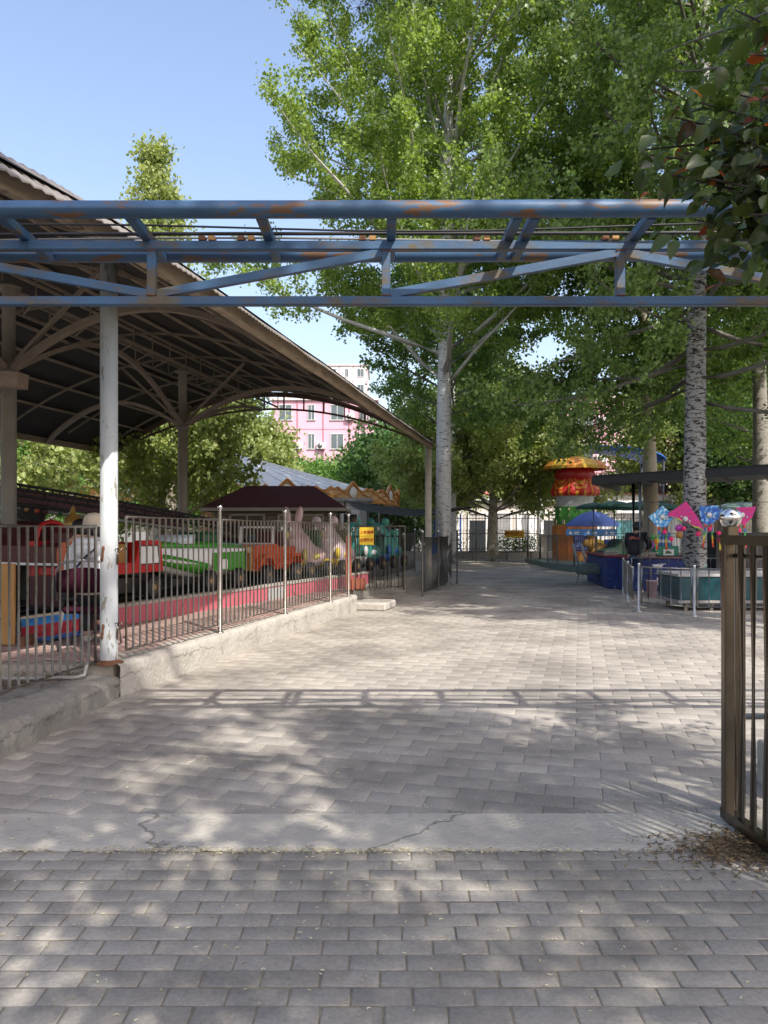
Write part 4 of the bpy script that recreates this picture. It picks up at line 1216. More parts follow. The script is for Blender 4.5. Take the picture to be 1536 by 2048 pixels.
# ================================================================== PEOPLE
def skin(name, V, E, Rr, m, parent, sub=2, root=0):
    me = bpy.data.meshes.new(name); me.from_pydata([tuple(v) for v in V], E, []); me.update()
    o = bpy.data.objects.new(name, me); COL.objects.link(o)
    sk = o.modifiers.new('Skin', 'SKIN'); sk.use_smooth_shade = True
    for i, r in enumerate(Rr):
        d = me.skin_vertices[0].data[i]
        d.radius = (r, r) if not isinstance(r, tuple) else r
        d.use_root = (i == root)
    sb = o.modifiers.new('Subdivision', 'SUBSURF'); sb.levels = sub; sb.render_levels = sub
    dg = bpy.context.evaluated_depsgraph_get(); dg.update()
    me2 = bpy.data.meshes.new_from_object(o.evaluated_get(dg))
    o.modifiers.clear(); o.data = me2; bpy.data.meshes.remove(me)
    me2.materials.clear(); me2.materials.append(m)
    me2.polygons.foreach_set('use_smooth', [True] * len(me2.polygons))
    o.parent = parent
    return o
SKIN = mat('skin', (.48, .27, .19), .5, 0, .06, 10)
HAIR = mat('black_hair', (.015, .012, .011), .5, 0, .3, 30)

def hand(V, E, Rr, wi, wr, fwd, side, nrm, curl=.5):
    """adds palm and five bent fingers to the body graph after wrist vertex wi"""
    fwd = fwd.normalized(); side = side.normalized(); nrm = nrm.normalized()
    p = wr + fwd * .045; pi = len(V); V.append(p); E.append((wi, pi)); Rr.append((.032, .016))
    k = wr + fwd * .085; ki = len(V); V.append(k); E.append((pi, ki)); Rr.append((.036, .014))
    for f, (off, ln) in enumerate(((-.028, .062), (-.010, .074), (.010, .070), (.028, .054))):
        b = k + side * off + fwd * .008; i0 = len(V); V.append(b); E.append((ki, i0)); Rr.append(.0095)
        d = fwd; q = b
        for j, sg in enumerate((.45, .32, .25)):
            d = (d + nrm * curl * (.5 + .4 * j)).normalized(); q = q + d * ln * sg * 1.1
            V.append(q); E.append((len(V) - 2, len(V) - 1)); Rr.append(.0085 - .001 * j)
    b = p - side * .03; i0 = len(V); V.append(b); E.append((pi, i0)); Rr.append(.011)
    d = (fwd * .7 - side * .8).normalized()
    for j in range(2):
        b = b + d * .03; d = (d + fwd * .5 + nrm * curl * .4).normalized(); V.append(b); E.append((len(V) - 2, len(V) - 1)); Rr.append(.0095 - .001 * j)

def figure(t, J, facing):
    """J: joint positions; continuous body with hands; returns graph pieces for clothes"""
    V = []; E = []; Rr = []
    def add(p, r, prev=None):
        V.append(Vector(p)); Rr.append(r)
        if prev is not None: E.append((prev, len(V) - 1))
        return len(V) - 1
    pel = add(J['pelvis'], .13); wa = add(J['waist'], .115, pel); ch = add(J['chest'], .135, wa); nb = add(J['neck'], .062, ch)
    hb = add(J['head'] - Vector((0, 0, .06)), .07, nb); h1 = add(J['head'] + Vector((0, 0, .01)), .088, hb); h2 = add(J['head'] + Vector((0, 0, .07)), .072, h1)
    for s in 'lr':
        sh = add(J['sh_' + s], .058, ch); el = add(J['el_' + s], .042, sh); wr = add(J['wr_' + s], .028, el)
        f = (J['wr_' + s] - J['el_' + s]).normalized(); sd = f.cross(Vector((0, 0, 1)))
        sd = sd if sd.length > .1 else Vector((1, 0, 0))
        hand(V, E, Rr, wr, J['wr_' + s], f, sd * (1 if s == 'r' else -1), Vector((0, 0, -1)) if abs(f.z) < .7 else facing, .45)
        hp = add(J['hip_' + s], .092, pel); kn = add(J['kn_' + s], .062, hp); an = add(J['an_' + s], .042, kn)
        toe = J['an_' + s] + facing * .13 - Vector((0, 0, .045)); add(toe, (.038, .028), an)
    b = skin('body', V, E, Rr, SKIN, t)
    # face
    hd = J['head']; up = Vector((0, 0, 1)); rt = facing.cross(up).normalized()
    mb = MB(); mb.ball(hd + facing * .093 + up * .0, .014, 8, 6, (1, 1, 1.5)); mb.build('nose', SKIN, t)
    for sg in (-1, 1):
        mb = MB(); mb.ball(hd + facing * .078 + rt * sg * .032 + up * .025, .012, 8, 6); mb.build('eye', WHITEP, t)
        mb = MB(); mb.ball(hd + rt * sg * .086 + up * .0, .03, 10, 7, (.4, .7, 1.1)); mb.build('ear', SKIN, t)
    mb = MB(); mb.ball(hd + facing * .082 - up * .045, .02, 8, 6, (.8, 1, .3)); mb.build('mouth', mat('lips', (.35, .1, .08), .5), t)
    return b

def clothes(t, J, facing, jm, tm, sm, puff=1.0, hem=0.0):
    V = [J['pelvis'] + Vector((0, 0, .02 - hem)), J['waist'], J['chest'], J['chest'].lerp(J['neck'], .55)]
    E = [(0, 1), (1, 2), (2, 3)]; Rr = [(.165 * puff), (.155 * puff), (.165 * puff), .10]
    for s in 'lr':
        i = len(V); V += [J['sh_' + s], J['sh_' + s].lerp(J['el_' + s], .5), J['el_' + s], J['wr_' + s] - (J['wr_' + s] - J['el_' + s]) * .08]
        E += [(2, i), (i, i + 1), (i + 1, i + 2), (i + 2, i + 3)]; Rr += [.082 * puff, .07 * puff, .062 * puff, .045]
    jk = skin('jacket', V, E, Rr, jm, t, root=0)
    V = [J['pelvis'] + Vector((0, 0, .03)), J['pelvis'] - Vector((0, 0, .03))]; E = [(0, 1)]; Rr = [.142, .14]
    for s in 'lr':
        i = len(V); V += [J['hip_' + s], J['hip_' + s].lerp(J['kn_' + s], .5), J['kn_' + s], J['kn_' + s].lerp(J['an_' + s], .5), J['an_' + s] + (J['kn_' + s] - J['an_' + s]) * .05]
        E += [(1, i), (i, i + 1), (i + 1, i + 2), (i + 2, i + 3), (i + 3, i + 4)]; Rr += [.108, .096, .078, .066, .06]
    skin('trousers', V, E, Rr, tm, t, root=1)
    for s in 'lr':
        a = J['an_' + s]
        skin('shoe', [a - facing * .035 - Vector((0, 0, .035)), a + facing * .06 - Vector((0, 0, .045)), a + facing * .15 - Vector((0, 0, .05))], [(0, 1), (1, 2)], [(.05, .045), (.05, .042), (.042, .032)], sm, t, root=0)
    return jk

# seated person (back to the viewer, turned slightly left), local origin on the platform
t = thing('person', 'seated person in white hooded jacket and cap seen from behind on a maroon chair', 'person', (-2.98, 7.75, .30), .12)
F = Vector((0, 1, 0))
V3 = Vector
J = dict(pelvis=V3((0, .10, .52)), waist=V3((0, .06, .68)), chest=V3((0, .06, .90)), neck=V3((0, .10, 1.08)), head=V3((.03, .14, 1.22)),
         sh_l=V3((-.16, .07, .98)), el_l=V3((-.23, .20, .77)), wr_l=V3((-.20, .42, .68)), sh_r=V3((.14, .07, .98)), el_r=V3((.17, .20, .76)), wr_r=V3((.08, .40, .66)),
         hip_l=V3((-.09, .14, .50)), kn_l=V3((-.13, .52, .52)), an_l=V3((-.13, .50, .08)), hip_r=V3((.09, .14, .50)), kn_r=V3((.09, .50, .50)), an_r=V3((.08, .38, .08)))
figure(t, J, F)
JW = mat('jacket_white', (.66, .67, .68), .75, 0, .06, 4, .5, 14)
clothes(t, J, F, JW, mat('trousers_black', (.014, .014, .018), .8, 0, .2, 8, .3, 20), mat('shoe_beige', (.5, .46, .4), .6), 1.12)
mb = MB(); mb.lathe([(.06, -.02), (.13, -.01), (.16, .03), (.14, .08), (.09, .10), (.07, .07)], V3((0, .03, 1.03)), 22); mb.ball(V3((0, -.05, 1.0)), .13, 16, 10, (1.1, .6, .75)); mb.build('hood', JW, t)
mb = MB(); mb.ball(J['head'] + V3((0, 0, -.01)), .104, 18, 12, (.95, 1.0, 1.0)); mb.build('hair', HAIR, t)
mb = MB(); mb.lathe([(.112, -.01), (.115, .03), (.10, .09), (.06, .125), (0, .135)], J['head'] + V3((0, 0, .025)), 24); mb.prism([J['head'] + V3((-.08, .08, .03)), J['head'] + V3((.08, .08, .03)), J['head'] + V3((.05, .2, .01)), J['head'] + V3((-.05, .2, .01))], (0, 0, .01)); mb.build('cap', mat('cap_cream', (.56, .48, .37), .8, 0, .08, 8, .2, 30), t)
mb = MB(); mb.tube([V3((.1, -.10, 1.02)), V3((.03, -.155, .95)), V3((-.08, -.165, .82)), V3((-.16, -.1, .7))], .012, 8); mb.build('bag_strap', mat('navy', (.012, .015, .05), .7), t)
ch_ = thing('chair', 'maroon padded chair with metal legs under the seated person', 'chair', (-2.98, 7.75, .30), .12)
mb = MB(); mb.bbox((0, .12, .40), (.46, .44, .07), 0, .03); mb.build('seat', MAROON, ch_)
mb = MB(); secs = []
for i in range(9):
    a = (i / 8 - .5) * 1.5; x = .26 * math.sin(a) / math.sin(.75); y = -.17 + .10 * (1 - math.cos(a)) * 1.6; h0, h1 = .58 + .03 * (1 - math.cos(a) * 1), .83 - .05 * abs(i / 4 - 1) ** 2
    secs.append([(x, y - .02, h0), (x, y + .02, h0), (x, y + .02, h1), (x, y - .02, h1)])
mb.loft(secs); mb.build('backrest', MAROON, ch_)
mb = MB(); mb.tube([(-.27, -.10, .5), (-.27, -.11, .8), (-.2, -.15, .88), (0, -.2, .905), (.2, -.15, .88), (.27, -.11, .8), (.27, -.10, .5)], .013, 8); mb.build('back_frame', mat('chair_frame', (.35, .33, .34), .4, .6), ch_)
for sx in (-1, 1):
    for sy, y in ((-1, -.08), (1, .3)):
        mb = MB(); mb.tube([(sx * .22, y, .38), (sx * .25, y + sy * .05, 0)], .014, 8); mb.build('leg', mat('chair_frame', (.35, .33, .34), .4, .6), ch_)

# second seated person in orange, mostly hidden behind the first
t = thing('person', 'person in an orange vest sitting beyond the white jacketed person', 'person', (-3.60, 8.85, .30), -.3)
J2 = {k: v.copy() for k, v in J.items()}
figure(t, J2, F)
clothes(t, J2, F, mat('vest_orange', (.52, .13, .05), .7, 0, .15, 5, .3, 16), mat('trousers_black', (.01, .01, .01), .8), mat('shoe_dark', (.03, .03, .03), .6), 1.0)
mb = MB(); mb.ball(J['head'] + V3((0, -.01, .01)), .105, 18, 12); mb.build('hair', HAIR, t)
st_ = thing('stool', 'dark low stool under the person in the orange vest', 'stool', (-3.60, 8.85, .30), -.3)
mb = MB(); mb.lathe([(0, .43), (.17, .43), (.18, .41), (.17, .38), (0, .38)], (0, .12, 0), 20); mb.build('seat', BLACK, st_)
for sx in (-1, 1):
    for sy in (-1, 1):
        mb = MB(); mb.tube([(sx * .1, .12 + sy * .1, .39), (sx * .15, .12 + sy * .15, 0)], .012, 8); mb.build('leg', STEEL_DK, st_)

# seller in black ITALIA jacket leaning over the counter
t = thing('person', 'standing stallholder in black ITALIA jacket leaning over the blue counter', 'person', (5.98, 18.35, 0), -.55)
J3 = dict(pelvis=V3((0, -.03, .93)), waist=V3((0, .02, 1.08)), chest=V3((0, .12, 1.30)), neck=V3((0, .19, 1.44)), head=V3((.0, .25, 1.56)),
          sh_l=V3((-.20, .13, 1.36)), el_l=V3((-.25, .28, 1.12)), wr_l=V3((-.18, .48, 1.0)), sh_r=V3((.20, .13, 1.36)), el_r=V3((.28, .32, 1.14)), wr_r=V3((.16, .52, 1.03)),
          hip_l=V3((-.09, -.03, .88)), kn_l=V3((-.11, .02, .49)), an_l=V3((-.12, -.04, .08)), hip_r=V3((.09, -.03, .88)), kn_r=V3((.13, .05, .49)), an_r=V3((.14, .02, .08)))
figure(t, J3, F)
clothes(t, J3, F, mat('jacket_black', (.010, .010, .014), .75, 0, .3, 5, .6, 14), mat('jeans', (.02, .035, .09), .85, 0, .2, 8, .2, 40), mat('shoe_white', (.5, .5, .5), .6), 1.16, .12)
mb = MB(); mb.ball(J3['head'] + V3((0, -.02, .01)), .105, 18, 12, (1, 1, 1.05)); mb.build('hair', HAIR, t)
mb = MB(); mb.lathe([(.13, -.005), (.118, .0), (.112, .06), (.095, .10), (0, .115)], J3['head'] + V3((0, 0, .03)), 22); mb.build('hat', BLACK, t)
txm = mat('letter_coral', (.62, .13, .09), .7)
wd_ = 'ITALIA'
for i, c_ in enumerate(wd_):
    a = (i - 2.5) * .28
    r_ = .165
    text(c_, .10, txm, t, (r_ * 1.0 * math.sin(a) * 1.0, .075 - r_ * 1.12 * math.cos(a), 1.315 - .008 * abs(i - 2.5)), (PI / 2 - .42, 0, a), ext=.004, bold=.002)

# ================================================================== STALL ON THE RIGHT
t = thing('stall_canopy', 'long black flat canopy roof over the kite stall', 'canopy', (7, 18, 0)); o_ = Vector((7, 18, 0))
A0, A1, B1, B0 = P(1185, 951, 18.6), P(1600, 924, 15.6), Vector((11.5, 20.5, 2.95)), Vector((7.2, 23.5, 2.9))
mb = MB(); dn = Vector((0, 0, -.05))
mb.prism([p - o_ for p in (A0, A1, B1, B0)], dn); mb.build('roof_panel', mat('canopy_black', (.012, .012, .013), .7, 0, .2, 4), t)
mb = MB(); fd = Vector((0, 0, -.13)); mb.beam(A0 - o_ + fd, A1 - o_ + fd, .05, .17); mb.beam(A0 - o_ + fd, B0 - o_ + fd, .05, .17)
for s in (.2, .4, .6, .8): mb.beam(A0.lerp(A1, s) - o_ + fd * .8, B0.lerp(B1, s) - o_ + fd * .8, .05, .08)
mb.build('fascia', mat('fascia_dark', (.022, .022, .022), .6, 0, .2, 4), t)
for px_, d_, m_, r_ in ((1280, 18.2, mat('post_bluegrey', (.30, .36, .38), .5, .3), .045), (1267, 19.6, BLACK, .05), (1560, 17, STEEL, .045)):
    q = P(px_, 1060, d_); mb = MB(); mb.tube([Vector((q.x, q.y, 0)) - o_, Vector((q.x, q.y, 2.68)) - o_], r_, 14); mb.build('post', m_, t)

t = thing('stall_counter', 'blue cloth covered L-shaped stall counter with dark red top', 'counter', (6.0, 19.3, 0))
o_ = Vector((6.0, 19.3, 0))
clothm = mat('counter_cloth', (.014, .032, .15), .7, 0, .4, 5, .4, 12, col2=(.06, .15, .38), thr=.53, sharp=.2)
mb = MB(); mb.bbox((.80, -.10, .40), (1.72, .7, .80), 0, .02); mb.build('front_cloth', clothm, t)
mb = MB(); mb.bbox((.15, 1.9, .40), (.6, 3.2, .80), -.10, .02); mb.build('side_cloth', clothm, t)
mb = MB(); mb.bbox((.80, -.10, .82), (1.8, .78, .05), 0, .015); mb.bbox((.15, 1.95, .82), (.7, 3.3, .045), -.10, .015); mb.build('top_cloth', mat('redcloth', (.20, .02, .02), .8, 0, .3, 8, .3, 20), t)
mb = MB(); mb.prism([(.55, -.455, .66), (.85, -.455, .66), (.76, -.455, .56), (.64, -.455, .56)], (0, -.004, 0)); mb.bbox((.7, -.457, .50), (.016, .004, .12)); mb.bbox((.7, -.457, .43), (.14, .004, .018)); mb.bbox((.8, -.457, .67), (.2, .004, .012))
for k in range(5): mb.bbox((.62 + k * .07, -.457, .2 + .05 * math.sin(k * 2)), (.03, .004, .16 + .03 * (k % 2)), 0, .001)
mb.build('printed_cup', WHITEP, t)
def item(name, label, cat, loc, fn, grp=None):
    q = thing(name, label, cat, loc, 0, grp); fn(q); return q
def _bx(q):
    mb = MB(); mb.bbox((0, 0, .13), (.55, .30, .26), 0, .008); mb.build('box', mat('box_green', (.04, .25, .16), .6), q)
    mb = MB(); mb.bbox((.02, -.155, .10), (.26, .006, .16), 0, .001); mb.build('picture', WHITEP, q)
    mb = MB(); mb.prism([(-.07, -.16, .07), (.10, -.16, .07), (.08, -.16, .11), (.03, -.16, .14), (-.04, -.16, .14)], (0, -.003, 0)); mb.build('print', DKGREEN, q)
item('toy_box', 'green toy box with white picture on the counter top', 'box', (7.02, 19.2, .845), _bx)
BBL = mat('bubble_blue', (.06, .25, .60), .35)
b0 = thing('bubble_bottle', 'leftmost of four blue bubble wand bottles standing on the green box', 'bottle', (6.86, 19.2, 1.105), 0, 'blue bubble bottles on the green box')
mb = MB(); mb.lathe([(0, 0), (.033, 0), (.034, .02), (.034, .22), (.02, .25), (.02, .27), (.03, .275), (.03, .33), (0, .335)], (0, 0, 0), 14); mb.build('bottle_body', BBL, b0)
mb = MB(); mb.lathe([(.0345, .08), (.036, .085), (.036, .15), (.0345, .155)], (0, 0, 0), 14); mb.build('wrap', WHITEP, b0)
for k, lb in enumerate(('second blue bubble bottle from the left on the green box', 'third blue bubble bottle from the left on the green box', 'rightmost blue bubble bottle on the green box')):
    c = copy_tree(b0); c.location = (6.945 + k * .085, 19.2, 1.105); c['label'] = lb
def _pp(q):
    mb = MB(); rr = random.Random(4)
    for k in range(9): mb.bbox((rr.uniform(-.05, .05), rr.uniform(-.05, .05), .005 + k * .012), (.30, .22, .010), rr.uniform(-.5, .5), .001)
    mb.build('sheets', mat('paper', (.62, .6, .52), .8, 0, .15, 12), q)
item('paper_stack', 'untidy stack of pale cards on the left counter corner', 'papers', (6.0, 20.4, .845), _pp)
item('paper_stack', 'loose white sheets lying beside the stallholder on the red top', 'papers', (6.58, 19.1, .845), _pp)
t = thing('pink_bin', 'small pink and white bucket on the ground behind the low railing', 'bucket', (5.98, 17.2, 0))
mb = MB(); mb.lathe([(0, 0), (.10, 0), (.125, .36), (.135, .36), (.135, .38), (.12, .38)], (0, 0, 0), 20); mb.build('bucket', mat('bin_pink', (.6, .42, .45), .5), t)

# low railings by the fish tank
railing('low_railing', 'low steel railing running along the front of the fish tank', [(4.70, 14.2), (5.40, 13.4), (6.9, 13.35), (8.4, 13.3)], 0, .82, .90, bar=.013, gap=.19, ball=.026, post_r=.024, bottom=.16, frame=.02, m=STEEL_LT)
railing('low_railing', 'low steel railing receding along the walkway beside the blue counter', [(4.64, 14.35), (5.1, 16.1), (5.58, 17.95)], 0, .80, .86, bar=.016, gap=.085, ball=.022, post_r=.022, bottom=.2, frame=.018, m=STEEL_LT, ends=(False, True))
railing('low_railing', 'far low railing between the fish tank and the kite rack', [(5.66, 17.75), (7.2, 17.6), (9.2, 17.5)], 0, .86, .90, bar=.011, gap=.22, ball=.02, post_r=.018, bottom=.5, frame=.02, m=STEEL_LT, ends=(False, True), skip_ball=True)
t = thing('fish_tank', 'long teal glass fish tank with white rim on short legs', 'fish tank', (7.3, 14.75, 0))
mb = MB(); mb.bbox((0, 0, .42), (3.7, 1.1, .44), 0, .01); mb.build('glass_tub', mat('tank_teal', (.014, .06, .072), .12, 0, .35, 2.2, 0, 1, col2=(.12, .05, .025), thr=.60, sharp=.2, stretch=(1, 1, 1.6)), t)
mb = MB()
for sy in (-1, 1): mb.bbox((0, sy * .545, .665), (3.76, .06, .055), 0, .006)
for sx in (-1, 1): mb.bbox((sx * 1.85, 0, .665), (.06, 1.03, .055), 0, .006)
mb.build('rim', mat('tank_rim', (.36, .35, .34), .5), t)
mb = MB(); mb.box((0, 0, .645), (3.6, 1.0, .012)); mb.build('water', mat('tank_water', (.06, .16, .24), .06, 0, .2, 3, .15, 8), t)
mb = MB(); mb.bbox((0, 0, .175), (3.76, 1.14, .05), 0, .006); mb.build('base_frame', mat('tank_frame', (.3, .28, .26), .6), t)
for x in (-1.68, -1.2, 1.0, 1.6):
    for y in (-.45, .45):
        mb = MB(); mb.beam((x, y, .15), (x + (.05 if x > 0 else -.03), y, 0), .06, .05); mb.build('leg', STEEL_DK, t)

# kite rack and kites
t = thing('kite_rack', 'thin wire display rack holding the hanging kites', 'rack', (6.7, 16.6, 0))
mb = MB()
for x in (-1.0, .55, 1.7): mb.tube([(x, 0, 0), (x, 0, 2.12)], .012, 8)
for z in (2.10, 1.34, .95): mb.tube([(-1.0, 0, z), (1.7, 0, z)], .008, 8)
for x in (-.7, -.4, -.1, .2, .8, 1.1, 1.4): mb.tube([(x, 0, .95), (x, 0, 1.34)], .004, 6)
mb.build('wire_frame', STEEL_DK, t)
def kite_mat(name, c1, c2, c3, sc, flat=False):
    m = bpy.data.materials.new(name); m.use_nodes = True; n = m.node_tree; b = n.nodes['Principled BSDF']
    tc = n.nodes.new('ShaderNodeTexCoord'); v = n.nodes.new('ShaderNodeTexNoise'); v.inputs['Scale'].default_value = sc; v.inputs['Detail'].default_value = 1.5
    n.links.new(tc.outputs['Object'], v.inputs[0]); r = ramp(n, [(.40, c1), (.44, c2), (.56, c2), (.60, c3)]); n.links.new(v.outputs[0], r.inputs[0])
    n.links.new(r.outputs[0], b.inputs['Base Color']); b.inputs['Roughness'].default_value = .45
    return m
KB = kite_mat('kite_blue', (.04, .16, .55), (.10, .42, .72), (.70, .78, .85), 16)
KP = kite_mat('kite_pink', (.55, .01, .16), (.62, .02, .22), (.45, .02, .30), 14)
KB2 = kite_mat('kite_deep_blue', (.01, .06, .40), (.02, .16, .55), (.25, .50, .75), 14)
RB = [mat('rb_' + n_, c_, .5) for n_, c_ in (('red', (.6, .03, .02)), ('orange', (.65, .2, .01)), ('yellow', (.65, .55, .03)), ('green', (.05, .4, .08)), ('blue', (.03, .15, .5)), ('violet', (.25, .04, .35)))]
def kite(label, px_, py_, shape, m, edge, tails=True, D=16.48, tilt=0.0):
    q = P(px_, py_, D); t = thing('kite', label, 'kite', q, 0, 'kites hanging on the stall rack')
    t.rotation_euler = (.06, tilt, 0)
    poly = [(x, 0, z) for x, z in shape]
    mb = MB(); mb.prism(poly, (0, .012, 0)); mb.build('sail', m, t)
    if edge:
        mb = MB(); n = len(poly)
        for i in edge:
            a, b = Vector(poly[i]), Vector(poly[(i + 1) % n]); c = Vector((0, 0, 0))
            mb.prism([a + Vector((0, -.004, 0)), b + Vector((0, -.004, 0)), b.lerp(c, .28) + Vector((0, -.004, 0)), a.lerp(c, .28) + Vector((0, -.004, 0))], (0, .003, 0))
        mb.build('border', RB[2], t)
        mb = MB()
        for i in edge:
            a, b = Vector(poly[i]), Vector(poly[(i + 1) % n]); c = Vector((0, 0, 0))
            mb.prism([a + Vector((0, -.008, 0)), b + Vector((0, -.008, 0)), b.lerp(c, .12) + Vector((0, -.008, 0)), a.lerp(c, .12) + Vector((0, -.008, 0))], (0, .003, 0))
        mb.build('border', RB[3], t)
    mb = MB(); mb.tube([(0, -.01, shape[0][1]), (0, -.01, .28 + (2.10 - q.z - .28))], .003, 5); mb.build('string', BLACK, t)
    # pattern discs on the sail
    mb = MB(); mb.lathe([(0, 0), (.055, 0), (.06, .004), (0, .006)], (0, -.006, .0), 16, M=Matrix.Rotation(PI / 2, 3, 'X')); mb.lathe([(0, 0), (.025, 0), (0, .005)], (.1, -.006, -.04), 10, M=Matrix.Rotation(PI / 2, 3, 'X')); mb.lathe([(0, 0), (.022, 0), (0, .005)], (-.09, -.006, .05), 10, M=Matrix.Rotation(PI / 2, 3, 'X'))
    mb.build('dot_print', WHITEP, t)
    if tails:
        for sg in (-1, 1):
            for k in range(6):
                mb = MB(); z0 = min(z for x, z in shape) + .02 - k * .085; x0 = sg * (.06 + .008 * k)
                mb.prism([(x0 - .018, 0, z0), (x0 + .018, 0, z0), (x0 + .018 + sg * .008, .01, z0 - .087), (x0 - .018 + sg * .008, .01, z0 - .087)], (0, .003, 0)); mb.build('tail', RB[(5 - k) % 6 if k else 0], t)
dia = [(0, .22), (.26, 0), (.04, -.24), (-.26, .02)]
kite('pale blue diamond kite, leftmost on the rack', 1325, 1034, [(0, .24), (.26, .02), (.08, -.22), (-.12, -.2), (-.3, 0)], KB, None, True)
kite('large magenta kite with yellow-green edge in front of the poplar trunk', 1370, 1038, [(0, .38), (.24, .09), (.43, -.22), (.24, -.18), (.06, -.07), (-.07, -.06), (-.22, .02), (-.38, .05), (-.34, .12)], KP, [2, 3, 5, 6], False, 16.44, .05)
kite('round-topped blue kite between the poplar trunk and the gate ball', 1418, 1030, [(-.06, .19), (.0, .2), (.18, .21), (.22, .1), (.17, -.10), (.08, -.19), (-.06, -.2), (-.16, -.12), (-.2, .03), (-.21, .19)], KB2, None, True, 16.46)
kite('small blue kite half hidden by the gate ball', 1449, 1030, [(0, .13), (.2, .12), (.16, -.08), (0, -.14), (-.16, -.08), (-.2, .12)], KB2, None, False, 16.5)
kite('magenta kite rightmost on the rack', 1484, 1030, [(0, .17), (.30, .18), (.22, -.05), (.05, -.22), (-.12, -.1), (-.22, .14)], KP, None, True, 16.5)
for k, (px_, py_, c_, lb) in enumerate(((1306, 1075, 3, 'small round green toy hanging near the stallholder arm'), (1312, 1082, 1, 'small round orange toy hanging below the green one'), (1399, 1052, 4, 'blue spinner hanging right of the large magenta kite'), (1440, 1080, 0, 'small red streamer toy hanging low left of the gate post'))):
    t = thing('hanging_toy', lb, 'toy', P(px_, py_, 16.7))
    mb = MB(); mb.ball((0, 0, 0), .05, 12, 8, (1, .5, 1.1)); mb.lathe([(.07, -.004), (.075, 0), (.07, .004)], (0, 0, 0), 14, 'Y'); mb.build('toy_body', RB[c_], t)
    mb = MB(); mb.tube([(0, 0, .04), (0, 0, .4)], .003, 5); mb.build('string', BLACK, t)
    mb = MB(); mb.prism([(-.015, 0, -.05), (.015, 0, -.05), (.03, 0, -.22), (-.01, 0, -.22)], (0, .004, 0)); mb.build('streamer', RB[(c_ + 2) % 6], t)
t = thing('hanging_toy', 'purple and gold balloon-shaped toy under the large magenta kite', 'toy', P(1359, 1062, 16.5))
mb = MB(); mb.ball((0, 0, .06), .10, 16, 10, (1, .6, .8)); mb.build('balloon', mat('violet_toy', (.42, .04, .35), .4), t)
mb = MB(); mb.ball((0, 0, -.07), .09, 16, 10, (.9, .6, 1)); mb.build('basket', OCHRE, t)
mb = MB(); mb.tube([(0, 0, .1), (0, 0, .5)], .003, 5); mb.build('string', BLACK, t)
f0 = None
for k, (px_, py_) in enumerate(((1329, 1064), (1367, 1057), (1419, 1058), (1478, 1061), (1342, 1078), (1395, 1068), (1437, 1066))):
    lb = ('pink pompom pinwheel below the pale blue kite', 'pink pompom pinwheel in front of the poplar trunk', 'pink pompom pinwheel below the round-topped blue kite', 'pink pompom pinwheel right of the gate ball', 'low hanging pink pinwheel above the green toy box', 'pink pinwheel on the right side of the marked poplar trunk', 'pink pinwheel just left of the gate ball')[k]
    if f0 is None:
        f0 = thing('pinwheel', lb, 'toy', P(px_, py_, 16.4), 0, 'pink pinwheels on the kite rack')
        mb = MB(); mb.ball((0, 0, 0), .042, 12, 8)
        for a in range(12): mb.ball((.036 * math.cos(a * PI / 6), -.01, .036 * math.sin(a * PI / 6)), .014, 6, 4)
        mb.build('pompom', mat('hot_pink', (.75, .02, .14), .6), f0)
        mb = MB(); mb.tube([(0, 0, 0), (.02, .02, -.16)], .012, 8); mb.build('stick', RB[4], f0)
        mb = MB(); mb.tube([(0, .01, 0), (.0, .02, .25)], .003, 5); mb.build('string', BLACK, f0)
    else:
        c = copy_tree(f0); c.location = P(px_, py_, 16.4); c['label'] = lb

# black box put in for dark shade, a cabinet at right edge, behind
t = thing('shade_backdrop', 'added black cabinet standing at the far right behind the gate bars', 'backdrop', (9.2, 18.6, 0))
mb = MB(); mb.bbox((0, 0, .72), (2.6, .5, 1.44), 0, .02); mb.build('body', BLACK, t); mb = MB(); mb.bbox((0, -.26, .7), (.9, .02, 1.1)); mb.build('door', mat('backdrop_front', (.03, .03, .033), .4), t)  # door is an added panel; the spot holds only dark shade

# draped folding chair beside the walkway
t = thing('draped_stool', 'low bench draped in grey-green cloth with two tall slats behind', 'bench', (5.72, 21.0, 0))
secs = []
for i in range(13):
    x = -.42 + .84 * i / 12
    k = .27 * (1 - abs(i / 6 - 1) ** 4 * .25)
    w1 = .012 * math.sin(i * 2.1)
    secs.append([(x, -.30 - w1, .30 + w1), (x, -.29, .46), (x, -.2, .30 + k), (x, 0, .33 + k), (x, .2, .30 + k), (x, .29, .46), (x, .30 + w1, .30)])
mb = MB(); mb.loft(secs); mb.build('cloth', mat('drape_grey', (.09, .13, .125), .8, 0, .2, 5, 1.0, 10), t)
for sx in (-1, 1):
    for sy in (-1, 1): mb = MB(); mb.beam((sx * .34, sy * .22, .36), (sx * .42, sy * .26, 0), .035, .035); mb.build('leg', mat('leg_grey', (.25, .26, .26), .5), t)
for x in (-.34, -.1): mb = MB(); mb.beam((x, .15, .35), (x - .16, .3, 1.12), .07, .03); mb.build('slat', mat('slat_grey', (.22, .26, .27), .5), t)

